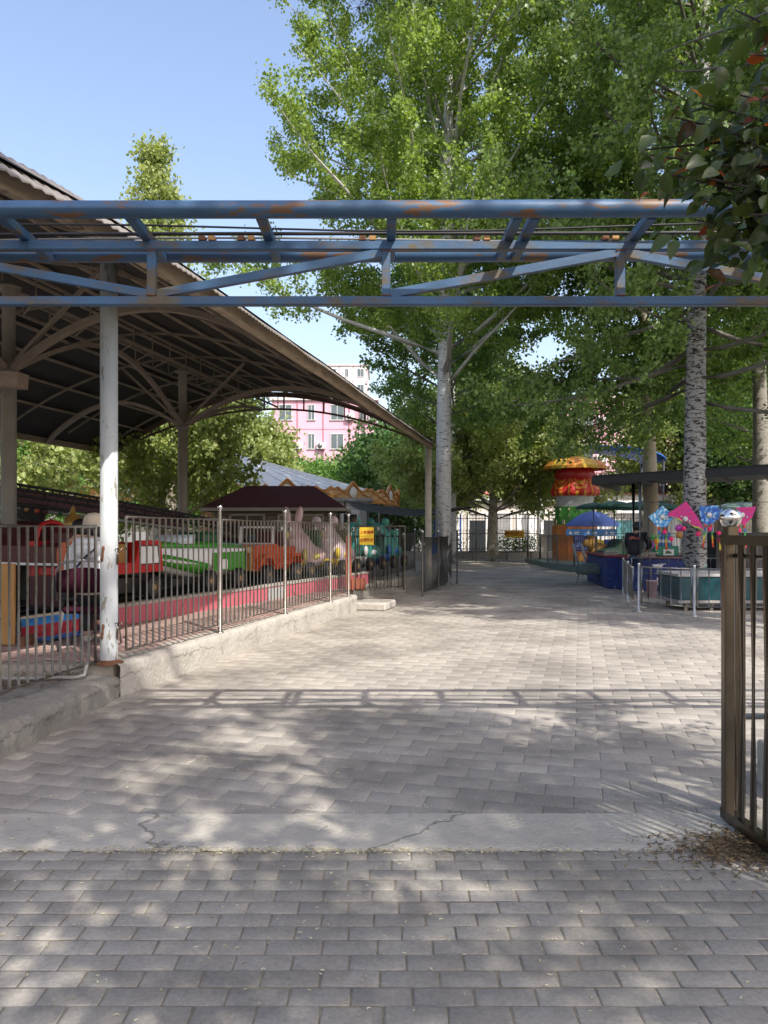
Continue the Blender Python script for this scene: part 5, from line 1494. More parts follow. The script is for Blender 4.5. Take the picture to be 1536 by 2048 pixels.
# umbrellas
def umbrella(name, label, loc, r, z, h, m, sc_=8, pole=2.0):
    t = thing(name, label, 'umbrella', loc)
    mb = MB(); secs = []
    vs = []; fs = []
    N = sc_ * 4
    for i in range(7):
        s = i / 6
        for k in range(N):
            a = 2 * PI * k / N; sag = 1 - .06 * (1 - abs(((k % 4) / 2) - 1)) * s
            vs.append((r * s * sag * math.cos(a), r * s * sag * math.sin(a), z + h * (1 - s ** 1.7)))
    for i in range(6):
        for k in range(N): fs.append((i * N + k, (i + 1) * N + k, (i + 1) * N + (k + 1) % N, i * N + (k + 1) % N))
    for k in range(N):
        vs.append((vs[6 * N + k][0] * 1.0, vs[6 * N + k][1] * 1.0, z - .09))
    for k in range(N): fs.append((6 * N + k, 7 * N + k, 7 * N + (k + 1) % N, 6 * N + (k + 1) % N))
    mb.add(vs, fs, True); mb.build('fabric', m, t)
    mb = MB(); mb.tube([(0, 0, 0), (0, 0, z + h + .05)], .022, 10); mb.build('pole', STEEL_DK, t)
    mb = MB()
    for k in range(sc_):
        a = 2 * PI * k / sc_; mb.tube([(0, 0, z + h - .05), (r * .95 * math.cos(a), r * .95 * math.sin(a), z)], .008, 5)
    mb.build('rib', STEEL_DK, t)
    return t
umbrella('sun_umbrella', 'large periwinkle blue sun umbrella behind the round fence', (7.7, 28.4, 0), .98, 1.72, .48, mat('umb_blue', (.13, .21, .58), .7, 0, .12, 3, .2, 8))
umbrella('sun_umbrella', 'flat dark green umbrella above the blue umbrella', (7.35, 27.0, 0), .62, 2.32, .14, mat('umb_green', (.015, .07, .05), .7, 0, .12, 3))
umbrella('sun_umbrella', 'second dark green umbrella partly behind the first green one', (7.9, 26.4, 0), .60, 2.36, .14, mat('umb_green', (.01, .05, .04), .7))
umbrella('sun_umbrella', 'dark green umbrella seen left of the marked poplar trunk', (10.3, 30.5, 0), 1.5, 2.4, .25, mat('umb_green', (.01, .05, .04), .7))
umbrella('sun_umbrella', 'grey-green umbrella behind the kites at far right', (14.2, 30.5, 0), 1.6, 2.3, .3, mat('umb_grey', (.2, .28, .25), .7))

# round ring fence with platform
ring = [(6.62, 31.2), (6.62, 29.4), (6.86, 27.8), (7.3, 26.5), (7.9, 25.4), (8.8, 24.6), (9.9, 24.2), (11.2, 24.2)]
railing('ring_fence', 'curved grey-green railing around the chair swing ride', ring, .18, 1.12, 1.16, m=mat('fence_green', (.15, .17, .16), .45, .5, .2, 5), gap=.16, bar=.012, ball=.02, bottom=.02, skip_ball=True, cat='fence')
t = thing('ride_plinth', 'low pale green concrete plinth under the curved ride fence', 'plinth', (0, 0, 0))
mb = MB(); mb.prism([(x - .12 * (1 if i < 4 else .4), y - .12, 0) for i, (x, y) in enumerate(ring)] + [(14, 24.3, 0), (16, 36, 0), (6.6, 36, 0)], (0, 0, .19)); mb.build('slab', mat('plinth_green', (.16, .22, .19), .7, 0, .15, 2, .2, 20), t)
t = thing('price_board', 'small dark blue board with white dots of text on the ring fence', 'sign', (6.98, 26.85, 1.02), -1.0)
t.rotation_euler = (0, 0, -.35)
mb = MB(); mb.bbox((-.1, -.1, 0), (.44, .02, .52), 0, .003); bd = mb.build('board', mat('board_blue', (.02, .035, .16), .5), t)
mb = MB()
for i in range(9):
    for j in range(6): mb.bbox((-.27 + .065 * j, -.112, .2 - i * .05), (.028, .003, .010), 0, .0005)
mb.build('text_line', WHITEP, bd)

# swing ride tower
t = thing('swing_ride', 'chair swing tower with red and yellow draped top and green drum', 'swing ride', (8.3, 33.5, .19))
def LZ(y): return 1.5 + (1060 - y) / 1540 * 33 - .19
mb = MB(); mb.lathe([(.98, 0), (.98, LZ(1051)), (.92, LZ(1050))], (0, 0, 0), 12, smooth=False); mb.build('base_drum', mat('drum_orange', (.52, .16, .04), .5, 0, .2, 2, 0, 1, col2=(.6, .35, .05), thr=.55), t)
mb = MB(); mb.lathe([(.86, LZ(1050)), (.86, LZ(1013))], (0, 0, 0), 12, smooth=False); gd = mb.build('green_drum', mat('drum_green', (.06, .26, .04), .5, 0, .1, 2), t)
mb = MB()
for k in range(12):
    a = 2 * PI * k / 12; M = Matrix.Rotation(a, 3, 'Z')
    mb.ball(M @ Vector((.83, 0, LZ(1019))), .055, 8, 6, (1, 1, 1.3)); mb.box(M @ Vector((.845, 0, LZ(1031))), (.03, .10, .03), M=M); mb.box(M @ Vector((.845, 0, LZ(1031))), (.03, .03, .10), M=M)
    mb.box(M @ Vector((.84, .2, LZ(1044))), (.03, .13, .2), M=M)
mb.build('ornament', CREAM, gd)
mb = MB(); mb.lathe([(.82, LZ(1013)), (.80, LZ(1012)), (.80, LZ(994)), (.9, LZ(992))], (0, 0, 0), 24); bd = mb.build('carved_band', mat('carved_white', (.52, .52, .50), .7, 0, .12, 5, 1.2, 9), t)
rings_ = [(.9, 992), (1.0, 989), (1.03, 985.5), (1.02, 982), (1.0, 978), (.97, 974), (.93, 970), (.89, 966), (.85, 962), (.8, 958)]
mb = MB(); N = 96; vs = []; fs = []
for r_, y_ in rings_:
    for k in range(N): a = 2 * PI * k / N; rr_ = r_ * (1 + .035 * math.sin(a * 12)); vs.append((rr_ * math.cos(a), rr_ * math.sin(a), LZ(y_)))
for i in range(9):
    for k in range(N): fs.append((i * N + k, i * N + (k + 1) % N, (i + 1) * N + (k + 1) % N, (i + 1) * N + k))
def _sw(f):
    tt = ((f[0] % N) % 16) / 16.0; sv = (f[0] // N) / 9.0; arc = .35 + .65 * (2 * tt - 1) ** 2
    if sv < arc - .12: return 1 if .12 < abs(tt - .5) < .24 - .1 * sv or tt < .06 else 0
    return int((sv - arc) * 7 + 1) % 2
mb.add(vs, fs, True); mb.mi = [_sw(f) for f in fs]
mb.build('drapery', [mat('drape_red', (.55, .025, .015), .55), mat('drape_yellow', (.62, .28, .02), .55)], t)
mb = MB(); mb.lathe([(.8, LZ(958)), (.9, LZ(950)), (.75, LZ(935)), (.45, LZ(924)), (.3, LZ(915))], (0, 0, 0), 24); mb.build('upper_dome', REDP, t)
mb = MB(); vs = []; fs = []; N = 24
for r_, z_ in ((.3, LZ(912)), (1.1, LZ(921)), (1.35, LZ(932)), (1.35, LZ(938))):
    for k in range(N): a = 2 * PI * k / N; vs.append((r_ * math.cos(a), r_ * math.sin(a), z_))
for i in range(3):
    for k in range(N): fs.append((i * N + k, i * N + (k + 1) % N, (i + 1) * N + (k + 1) % N, (i + 1) * N + k))
mb.add(vs, fs); mb.mi = [((f[0] % N) // 2) % 2 for f in fs]
mb.build('swing_canopy', [mat('canopy_orange', (.55, .22, .03), .6), mat('canopy_yellow', (.62, .38, .04), .6)], t)
for k in range(9):
    a = -1.25 + k * .34; x, y = 1.95 * math.cos(a), 1.95 * math.sin(a); mb = MB()
    for dx in (-.16, .16): mb.tube([(x + dx, y, LZ(938)), (x + dx, y, .75)], .010, 5)
    hg = mb.build('chain', STEEL_DK, t)
    mb = MB(); mb.bbox((x, y, .55), (.36, .32, .05), 0, .02); mb.bbox((x, y + .16, .72), (.36, .04, .34), 0, .02); mb.build('swing_seat', BLUECL if k % 2 else YELLOW, hg)

# ride-on toys parked inside the ring fence
t = thing('toy_buggy', 'dark green ride-on buggy with silver spoked wheel behind the ring fence', 'ride-on toy', (8.2, 26.6, .19), .2)
prof = [(-.9, .2), (-.85, .6), (-.4, .72), (-.2, 1.0), (.3, 1.0), (.5, .7), (.95, .6), (1.0, .2)]
mb = MB(); mb.loft([[(x * s_, y, .2 + (z - .2) * s_) for x, z in prof] for y, s_ in ((-.42, .92), (-.36, 1), (.36, 1), (.42, .92))], smooth=False); mb.build('body', mat('buggy_green', (.02, .045, .03), .4), t)
for x in (-.6, .62):
    for y in (-.42, .42): wheel(t, (x, y, .2), .2, .12)
t = thing('toy_lion', 'golden brown shaggy animal ride standing on the green buggy side', 'ride-on toy', (7.55, 27.0, .19), .3)
secs = []
for x, r_, zc in ((-.42, .05, .62), (-.36, .17, .62), (-.1, .21, .64), (.2, .19, .62), (.4, .16, .60), (.46, .05, .6)):
    secs.append([(x, r_ * math.cos(a), zc + r_ * 1.1 * math.sin(a)) for a in [2 * PI * k / 12 for k in range(12)]])
FUR = mat('golden_fur', (.30, .17, .045), .9, 0, .4, 12, .8, 40)
mb = MB(); mb.loft(secs); mb.build('body', FUR, t)
mb = MB(); mb.ball((-.5, 0, .86), .2, 16, 10); mb.ball((-.42, 0, .84), .27, 16, 10, (.6, 1, 1)); hd = mb.build('head', FUR, t)
for sg in (-1, 1): mb = MB(); mb.ball((-.45, sg * .17, 1.05), .06, 8, 6); mb.build('ear', FUR, hd)
for x in (-.28, .3):
    for sg in (-1, 1): mb = MB(); mb.tube([(x, sg * .12, .6), (x + .02, sg * .13, .3), (x - .02, sg * .13, 0)], [.09, .06, .07], 10); mb.build('leg', FUR, t)
t = thing('toy_motorbike', 'black ride-on motorbike with white spoked wheel beside the stallholder', 'ride-on toy', (8.9, 25.4, .19), .1)
for x in (-.55, .55):
    mb = MB(); mb.lathe([(.30, -.04), (.33, 0), (.30, .04), (.26, .03), (.26, -.03), (.30, -.04)], (x, 0, .33), 26, 'Y')
    wh = mb.build('wheel', BLACK, t); mb = MB()
    for k in range(6): a = k * PI / 3; mb.beam((x, -.02, .33), (x + .26 * math.cos(a), -.02, .33 + .26 * math.sin(a)), .03, .02)
    mb.lathe([(.25, -.045), (.235, -.045), (.235, .045), (.25, .045)], (x, 0, .33), 24, 'Y'); mb.build('rim', WHITEP, wh)
mb = MB(); mb.tube([(-.55, 0, .33), (-.35, 0, .95), (-.25, 0, .8), (.1, 0, .72), (.5, 0, .8)], [.03, .04, .14, .15, .07], 12); mb.tube([(-.38, -.26, 1.0), (-.36, 0, .95), (-.38, .26, 1.0)], .02, 8); mb.ball((-.05, 0, .5), .2, 12, 8, (1.2, .6, .9)); mb.build('frame', BLACK, t)
mb = MB(); mb.bbox((.2, 0, .84), (.5, .22, .08), 0, .03); mb.build('saddle', DKRED, t)

# ================================================================== BACKGROUND
# back fence with low wall
t = thing('garden_wall', 'low dirty concrete wall under the back railing behind the plane tree', 'wall', (4.5, 40.2, 0))
mb = MB(); mb.bbox((0, 0, .19), (9.0, .35, .42), 0, .02); mb.build('wall', CONC, t)
railing('back_railing', 'grey back railing with yellow sign behind the plane tree', [(.4, 40.0), (2.6, 40.0), (4.8, 40.0), (7.0, 40.0), (8.3, 39.9)], .40, 1.10, 1.15, m=STEEL, gap=.16, bar=.013, ball=.02, bottom=.05, skip_ball=True)
t = thing('yellow_sign', 'yellow sign with red Chinese characters on the back railing', 'sign', P(1029, 1068, 39.8))
mb = MB(); mb.bbox((0, 0, 0), (1.02, .02, .36), 0, .004); bd = mb.build('board', YELLOW, t)
text('豪华波浪', .25, redl, bd, (0, -.014, 0), (PI / 2, 0, 0), bold=.006)
t = thing('gate_pillar', 'square grey concrete pillar left of the ring fence', 'pillar', (7.95, 38.5, 0))
mb = MB(); mb.bbox((0, 0, .62), (.34, .34, 1.24), 0, .02); mb.bbox((0, 0, 1.27), (.4, .4, .06), 0, .01); mb.build('shaft', CONC, t)
t = thing('plank_bench', 'long dark plank bench beside the plane tree trunk', 'bench', (6.2, 38.2, 0))
mb = MB(); mb.bbox((-.4, 0, .42), (3.4, .34, .05), 0, .01); mb.build('seat', mat('bench_wood', (.07, .055, .05), .7, 0, .2, 4), t)
for x in (-1.8, -.1, 1.1): mb = MB(); mb.bbox((x, 0, .2), (.06, .28, .4)); mb.build('leg', STEEL_DK, t)
# tall black fence
def black_fence(label, x0, x1, y, n=None):
    t = thing('iron_fence', label, 'fence', (x0, y, 0), 0, 'black iron fences at the back')
    mb = MB(); ln = x1 - x0; n = int(ln / .17)
    for k in range(n + 1): mb.tube([(k * ln / n, 0, .3), (k * ln / n, 0, 2.35)], .013, 5, caps=False)
    for z in (.45, 1.3, 2.15): mb.beam((0, 0, z), (ln, 0, z), .03, .04)
    mb.build('bars', BLACK, t)
    for k in range(int(ln / 2.6) + 1):
        mb = MB(); mb.bbox((k * 2.6, 0, 1.25), (.07, .07, 2.5)); mb.build('post', DARK, t)
    return t
black_fence('tall black iron fence behind the grey back railing', .8, 8.6, 43.0)
black_fence('tall black iron fence behind the swing ride', 9.0, 22.0, 42.0)
black_fence('tall black iron fence seen past the kiosk right wall', -3.5, .4, 38.0)
# planting behind the railing
lfm = leaf_mat('hedge_leaf', (.02, .07, .015), (.07, .15, .03))
for k, (x, y, s, lb) in enumerate(((3.0, 41.6, 1.0, 'low green shrub behind the back railing left of the plane trunk'), (7.2, 41.5, 1.1, 'spreading green shrub right of the yellow sign'))):
    t = thing('shrub', lb, 'shrub', (x, y, 0))
    C = rng.normal(size=(1800, 3)) * (.6 * s, .4, .3) + (0, 0, .75); C = C[C[:, 2] > .1]
    leaves('foliage', C, .10, rng, lfm, t)
    mb = MB()
    for q in range(5): a = q * 1.3; mb.tube([(0, 0, 0), (.3 * math.cos(a), .2 * math.sin(a), .8)], .02, 5)
    mb.build('stem', DARK, t)
# shops
PINKB = mat('pink_wall', (.64, .37, .44), .85, 0, .05, .3, .1, 6)
t = thing('shop_row', 'low pale shopfront row with blue doors behind the iron fence', 'shops', (9, 48, 0))
mb = MB(); mb.box((0, 3, 1.7), (26, 6, 3.4)); mb.build('wall', mat('shop_wall', (.50, .47, .43), .8, 0, .12, .6), t)
mb = MB(); mb.bbox((0, -.1, 3.5), (26.4, .6, .35)); mb.build('cornice', WHITEP, t)
mb = MB(); mb.prism([(-13.3, -.6, 3.68), (13.3, -.6, 3.68), (13.3, 1.8, 4.3), (-13.3, 1.8, 4.3)], (0, 0, .06)); mb.build('roof', mat('roof_coral', (.45, .17, .13), .7, 0, .15, 2), t)
BLD = mat('door_blue', (.02, .09, .42), .5); shopcols = [BLD, WHITEP, mat('door_teal', (.08, .26, .28), .5), GLASS, WHITEP, BLD, GLASS, mat('door_grey', (.25, .25, .25), .5), WHITEP, GLASS]
for k in range(17):
    x = -12.3 + k * 1.52; mb = MB(); hgt = 2.3 if k % 3 else 2.0
    mb.bbox((x, -.03, hgt / 2 + .1), (1.05, .08, hgt), 0, .02); d_ = mb.build('door' if k % 2 else 'window', shopcols[k % 10], t)
    mb = MB(); mb.bbox((x - .55, -.05, 1.3), (.08, .12, 2.5)); mb.bbox((x + .55, -.05, 1.3), (.08, .12, 2.5)); mb.bbox((x, -.05, 2.56), (1.2, .12, .08)); mb.build('frame', WHITEP, d_)
for k, x in enumerate((-7.2, -4.6, .5, 4.3, 8.7)):
    mb = MB(); mb.lathe([(.2, 0), (.2, 3.5), (.26, 3.6)], (x, -1.2, 0), 14); mb.build('column', WHITEP, t)
t = thing('white_sign', 'white shop sign with teal house emblem behind the stall posts', 'sign', P(1253, 1014, 46))
mb = MB(); mb.bbox((0, 0, 0), (1.5, .1, .75), 0, .02); bd = mb.build('board', WHITEP, t)
mb = MB(); em_ = mat('emblem_teal', (.03, .22, .22), .5)
for a, b in (((-.22, -.18), (-.22, .06)), ((.22, -.18), (.22, .06)), ((-.22, -.18), (.22, -.18)), ((-.3, .04), (0, .2)), ((.3, .04), (0, .2)), ((-.1, .24), (-.1, .3)), ((.1, .24), (.1, .3))): mb.beam((a[0], -.06, a[1]), (b[0], -.06, b[1]), .02, .035)
mb.lathe([(.06, 0), (.09, 0), (.09, .01), (.06, .01)], (0, -.055, -.04), 12, M=Matrix.Rotation(PI / 2, 3, 'X')); mb.build('emblem', em_, bd)
for k, (px_, w_, lb, tx) in enumerate(((1147, .62, 'small blue notice with white figure on the ring fence rail', '▲▬'), (1183, .9, 'wider blue and white notice left of the umbrella pole', '≡≡'), (1219, .62, 'small blue and white notice right of the umbrella pole', '▲■'))):
    t = thing('notice_board', lb, 'sign', P(px_, 1065, 31.6))
    mb = MB(); mb.bbox((0, 0, 0), (w_, .03, .28), 0, .004); bd = mb.build('board', mat('notice_blue', (.05, .2, .5), .5), t)
    mb = MB(); mb.prism([(-.2, -.02, -.07), (-.06, -.02, -.07), (-.13, -.02, .08)], (0, -.003, 0)); mb.bbox((.12, -.021, .0), (.2, .006, .05)); mb.bbox((.12, -.021, -.07), (.2, .006, .02)); mb.build('print', WHITEP, bd)
    mb = MB(); mb.tube([(0, .03, .1), (0, .03, -1.2)], .015, 6); mb.build('pole', STEEL_DK, t)

t = thing('blue_tent', 'curved bright blue fabric canopy among the right poplars', 'canopy', (9.9, 36.5, 0))
mb = MB(); secs = []
for i in range(15):
    a = PI * i / 14; secs.append([(-2.9 * math.cos(a), y_, 4.8 + .65 * math.sin(a) - .1) for y_ in (-1.6, 1.6)])
mb.loft([[s[0], s[1], (s[1][0], s[1][1], s[1][2] - .08), (s[0][0], s[0][1], s[0][2] - .08)] for s in secs]); mb.build('fabric', mat('tent_blue', (.01, .10, .42), .5, 0, .15, 1), t)
for sx in (-2.8, 2.8):
    for y_ in (-1.5, 1.5): mb = MB(); mb.tube([(sx, y_, 0), (sx, y_, 4.75)], .06, 8); mb.build('pole', STEEL, t)

t = thing('blue_slide', 'small bright blue play slide behind the main poplar', 'slide', (2.5, 36.0, 0))
mb = MB(); mb.prism([(-.35, 0, .2), (.35, 0, .8), (.45, 0, 2.1), (-.1, 0, 2.1), (-.35, 0, 1.2)], (0, .6, 0)); mb.build('slide_body', mat('slide_blue', (.01, .12, .48), .35), t)
for x in (-.25, .35): mb = MB(); mb.tube([(x, .3, 0), (x, .3, 2.3)], .04, 8); mb.build('leg', STEEL_DK, t)

# pink apartment building
def apartment(label, px0, px1, D, ztop, floors_, depth, rz=0.0, seed=1, m=PINKB, wcol=None, sp=3.1, name='apartment_building', det=True):
    x0 = (px0 - 768) / 1540 * D; x1 = (px1 - 768) / 1540 * D; Wd = x1 - x0
    t = thing(name, label, 'building', (x0, D, 0), rz); rr = random.Random(seed)
    mb = MB(); mb.box((Wd / 2, depth / 2, ztop / 2), (Wd, depth, ztop)); mb.build('wall', m, t)
    mb = MB(); mb.bbox((Wd / 2, depth / 2, ztop + .12), (Wd + .5, depth + .5, .28)); mb.build('parapet', mat('parapet', (.6, .52, .50), .8), t)
    fh = ztop / floors_
    fr = mat('apt_frame', (.5, .5, .48), .6); gl = mat('apt_glass', (.09, .12, .13), .1, 0, .3, .5)
    mbp = MB()
    for f in range(1, floors_): mbp.box((Wd / 2, -.01, f * fh), (Wd, .03, .05))
    n = max(1, int(Wd / sp))
    for k in range(n): mbp.tube([((k + .97) * Wd / n, -.08, 0), ((k + .97) * Wd / n, -.08, ztop)], .05, 6)
    mbp.build('drainpipe', mat('pipe_pink', (.42, .18, .22), .7), t)
    for f in range(floors_):
        z = f * fh + 1.65
        for k in range(n):
            cx_ = (k + .5) * Wd / n; ww = 1.25 if k % 2 == 0 else .65
            mb = MB()
            for (c_, s_) in (((cx_, -.04, z + .75), (ww + .1, .1, .08)), ((cx_, -.05, z - .75), (ww + .2, .16, .08)), ((cx_ - ww / 2, -.04, z), (.08, .1, 1.5)), ((cx_ + ww / 2, -.04, z), (.08, .1, 1.5)), ((cx_, -.04, z), (.06, .09, 1.45))): mb.box(c_, s_)
            wf = mb.build('window', fr, t)
            mb = MB(); mb.box((cx_, -.02, z), (ww - .06, .03, 1.44)); mb.build('pane', gl, wf)
            if det and rr.random() < .35:
                mb = MB()
                for q in range(8): mb.tube([(cx_ - ww / 2 - .1 + q * (ww + .2) / 7, -.55, z - .9), (cx_ - ww / 2 - .1 + q * (ww + .2) / 7, -.55, z + .8)], .02, 4)
                for zz in (-.9, 0, .8): mb.beam((cx_ - ww / 2 - .1, -.55, z + zz), (cx_ + ww / 2 + .1, -.55, z + zz), .03, .04)
                for sx in (-1, 1):
                    for zz in (-.9, .8): mb.beam((cx_ + sx * (ww / 2 + .1), -.55, z + zz), (cx_ + sx * (ww / 2 + .1), 0, z + zz), .03, .03)
                mb.box((cx_, -.3, z - .93), (ww + .2, .5, .04)); mb.build('window_cage', mat('cage_brown', (.16, .08, .06), .7), t)
            if det and rr.random() < .75:
                ax_ = cx_ + (ww / 2 + .65)
                mb = MB(); mb.bbox((ax_, -.25, z - .45), (.85, .36, .62), 0, .03); ac = mb.build('air_conditioner', mat('ac_white', (.6, .6, .57), .5), t)
                mb = MB(); mb.lathe([(.24, 0), (.24, .02), (.05, .03), (0, .03)], (ax_ - .1, -.44, z - .45), 16, M=Matrix.Rotation(PI / 2, 3, 'X')); mb.build('fan_grille', STEEL_DK, ac)
                mb = MB(); mb.box((ax_, -.2, z - .78), (.7, .4, .04)); mb.build('bracket', STEEL_DK, ac)
    return t
apartment('pink five storey apartment block seen under the far arch of the ride canopy', 545, 752, 76, 14.3, 5, 12, 0, 3, sp=2.3)
apartment('pink apartment block glimpsed between the right poplars', 1135, 1420, 66, 12.8, 4, 12, -.05, 8, sp=3.0)
apartment('tall white tower block far behind the pink building', 652, 735, 150, 33.5, 11, 14, 0, 5, m=mat('tower_white', (.62, .62, .60), .8, 0, .04, .1), sp=2.6, det=False)
apartment('pale grey block far behind the plane trees', 880, 1110, 120, 14, 5, 14, 0, 11, m=mat('far_grey', (.5, .46, .45), .8, 0, .05, .1), sp=3.4, det=False)

# ================================================================== TREES
def bark_mat(name, base, dark, thr, sz=7, stretch=(1, 1, 3.2), bump=.5, sharp=.03, extra_thr=None):
    return mat(name, base, .85, 0, .15, sz, bump, 18, col2=dark, thr=thr, stretch=stretch, sharp=sharp)
BARK_W = bark_mat('poplar_bark', (.46, .47, .46), (.05, .045, .04), .565, 5.0, (1, 1, 4.5))
BARK_D = bark_mat('poplar_bark_marked', (.36, .36, .35), (.035, .03, .03), .515, 4.6, (1, 1, 2.8), .8)
BARK_G = bark_mat('grey_poplar_bark', (.22, .21, .175), (.04, .035, .03), .56, 5, (1, 1, 4))
BARK_P = bark_mat('plane_bark', (.36, .33, .26), (.20, .17, .12), .52, 3.0, (1, 1, .8), .3, .04)
BARK_T = bark_mat('pale_tan_bark', (.42, .38, .29), (.08, .06, .05), .62, 5, (1, 1, 5))
LIMB = mat('limb_bark', (.15, .14, .12), .85, 0, .25, 5, .2, 20)
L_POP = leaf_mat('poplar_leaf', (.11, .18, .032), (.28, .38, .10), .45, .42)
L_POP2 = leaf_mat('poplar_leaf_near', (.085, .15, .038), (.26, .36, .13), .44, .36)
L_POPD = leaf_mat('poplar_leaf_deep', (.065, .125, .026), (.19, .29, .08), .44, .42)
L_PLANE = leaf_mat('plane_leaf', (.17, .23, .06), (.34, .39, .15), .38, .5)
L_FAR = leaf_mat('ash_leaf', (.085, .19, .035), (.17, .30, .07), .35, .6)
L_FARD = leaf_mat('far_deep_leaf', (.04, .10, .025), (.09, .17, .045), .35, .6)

def tree(name, label, base, H, r0, z0, prof, nl, m_bark, m_leaf, lsize, per, rs, lean=(0, 0), elev=50, group=None, spread=.12, wob=.35, mlimb=None, az=None, twig=.42, cat='tree', minY=None, twist=None, trunk_frac=1.0, elevf=None, maxleaf=120000, keep=None, hang=.35, tip=.012):
    g = np.random.default_rng(rs); t = thing(name, label, cat, (base[0], base[1], base[2] if len(base) > 2 else 0), 0, group)
    NT = 22; tp = []; wx = g.uniform(-1, 1, 2)
    for i in range(NT):
        s = i / (NT - 1)
        tp.append(Vector((lean[0] * s * H + wob * math.sin(s * 3.0 + wx[0] * 3) * s, lean[1] * s * H + wob * math.sin(s * 2.3 + wx[1] * 3) * s, H * s * trunk_frac)))
    if twist: tp = [p + Vector(twist(i / (NT - 1))) for i, p in enumerate(tp)]
    rad = [max(tip, r0 * ((1 - (i / (NT - 1))) ** .85) * (1.22 - .22 * min(1, i / 1.0)) + .0) for i in range(NT)]
    mb = MB(); mb.tube(tp, rad, 18, caps=True); mb.build('trunk', m_bark, t)
    def tat(s):
        f = s * (NT - 1); i = min(NT - 2, int(f)); return tp[i].lerp(tp[i + 1], f - i), rad[i] + (rad[i + 1] - rad[i]) * (f - i)
    LC = []; lm = MB()
    for k in range(nl):
        u = (k + g.uniform(0, .8)) / nl; s = z0 + (1 - z0) * u ** .95
        if s > .985: s = .985
        p, rr = tat(s); L = prof(u) * g.uniform(.72, 1.15)
        a = 2.39996 * k + g.uniform(-.5, .5) if az is None else az(k, g)
        e = R((elev * (.75 + .5 * u) if elevf is None else elevf(u)) + g.uniform(-9, 9)); d = Vector((math.cos(a) * math.cos(e), math.sin(a) * math.cos(e), math.sin(e)))
        nseg = 7; pts = [p.copy()]; dd = d.copy()
        for q in range(nseg):
            dd = (dd + Vector(g.uniform(-.16, .16, 3)) + Vector((0, 0, .05))).normalized(); pts.append(pts[-1] + dd * L / nseg)
        rl = [max(.005, min(rr * .45, L * .011 + .010) * (1 - .9 * q / nseg)) for q in range(nseg + 1)]
        lm.tube(pts, rl, 7, caps=False)
        nt_ = max(3, int(L / twig))
        for q in range(nt_):
            f = .22 + .78 * (q + g.uniform(0, 1)) / nt_; f = min(f, .999); i = int(f * nseg); b = pts[i].lerp(pts[i + 1], f * nseg - i)
            dl = (pts[i + 1] - pts[i]).normalized(); rv = Vector(g.normal(size=3)); sd = (rv - dl * rv.dot(dl)).normalized()
            td = (dl * .65 + sd * .8 + Vector((0, 0, .12))).normalized(); tl = (.30 * L * (1.1 - f) + .45) * g.uniform(.7, 1.3)
            tw = [b]; 
            for w_ in range(4):
                td = (td + Vector(g.uniform(-.2, .2, 3))).normalized(); tw.append(tw[-1] + td * tl / 4)
            lm.tube(tw, [.012, .009, .007, .005, .003], 4, caps=False)
            m_ = int(per * tl * 1.6)
            ss = g.uniform(.15, 1.05, m_); base_ = np.array([tuple(tw[0].lerp(tw[-1], x)) for x in ss])
            mid = np.array(tw[2]) - (np.array(tw[0]) + np.array(tw[-1])) / 2
            base_ += np.outer(1 - (2 * ss - 1) ** 2, mid) + g.normal(size=(m_, 3)) * spread
            LC.append(base_)
    lm.build('limbs', mlimb or LIMB, t)
    C = np.concatenate(LC)
    if keep is not None: C = C[keep(C + np.array([base[0], base[1], 0]))]
    if len(C) > maxleaf: C = C[g.permutation(len(C))[:maxleaf]]
    leaves('crown', C, lsize, g, m_leaf, t, hang)
    return t

# main poplar behind the far canopy corner
tree('poplar_tree', 'tall white-trunked poplar rising beside the far canopy column', (1.62, 21.0), 26, .225, .20,
     lambda u: 7.4 * (1 - u) ** .5 * min(1, .80 + u * 1.2), 104, BARK_W, L_POP, .094, 175, 11, lean=(-.004, .0), elev=36, spread=.125, wob=.1, mlimb=mat('limb_pale', (.40, .40, .36), .8, 0, .2, 5), maxleaf=350000, twig=.55,
     twist=lambda s: (.45 * math.sin(s * PI * 1.1) * (s > 0) * s, 0, 0))
# right poplars
tree('poplar_tree', 'heavily black-marked thick poplar trunk in front of the stall canopy', (6.85, 17.0), 18, .275, .24,
     lambda u: 5.8 * (1 - u) ** .45, 78, BARK_D, L_POP2, .104, 130, 12, lean=(.012, .0), elevf=lambda u: -24 + 85 * u ** .6, spread=.13, wob=.15, maxleaf=215000, twig=.5)
tree('poplar_tree', 'pale poplar trunk leaning left behind the stall canopy', (7.75, 22.2), 18, .235, .32,
     lambda u: 5.8 * (1 - u) ** .45, 66, BARK_T, L_POPD, .11, 120, 13, lean=(-.028, .0), elevf=lambda u: -16 + 70 * u ** .7, spread=.10, wob=.2, maxleaf=215000, twig=.5)
tree('poplar_tree', 'poplar with forked trunk at the right edge behind the stall', (10.9, 22.3), 18, .26, .30,
     lambda u: 5.2 * (1 - u) ** .5, 56, BARK_G, L_POPD, .11, 110, 14, lean=(-.008, .0), elevf=lambda u: -5 + 60 * u ** .7, spread=.15, wob=.3, maxleaf=200000, twig=.5)
tree('poplar_tree', 'dark leaved poplar standing directly behind the white-trunked one', (2.35, 29.0), 17, .17, .34,
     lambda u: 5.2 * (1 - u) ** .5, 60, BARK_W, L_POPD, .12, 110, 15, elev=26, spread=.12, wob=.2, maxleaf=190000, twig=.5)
tree('poplar_tree', 'slim pale poplar behind the dark queue railing', (3.05, 34.5), 13, .20, .36,
     lambda u: 4.2 * (1 - u) ** .5, 36, BARK_W, L_POPD, .14, 55, 16, elev=30, spread=.16, wob=.1, maxleaf=70000)
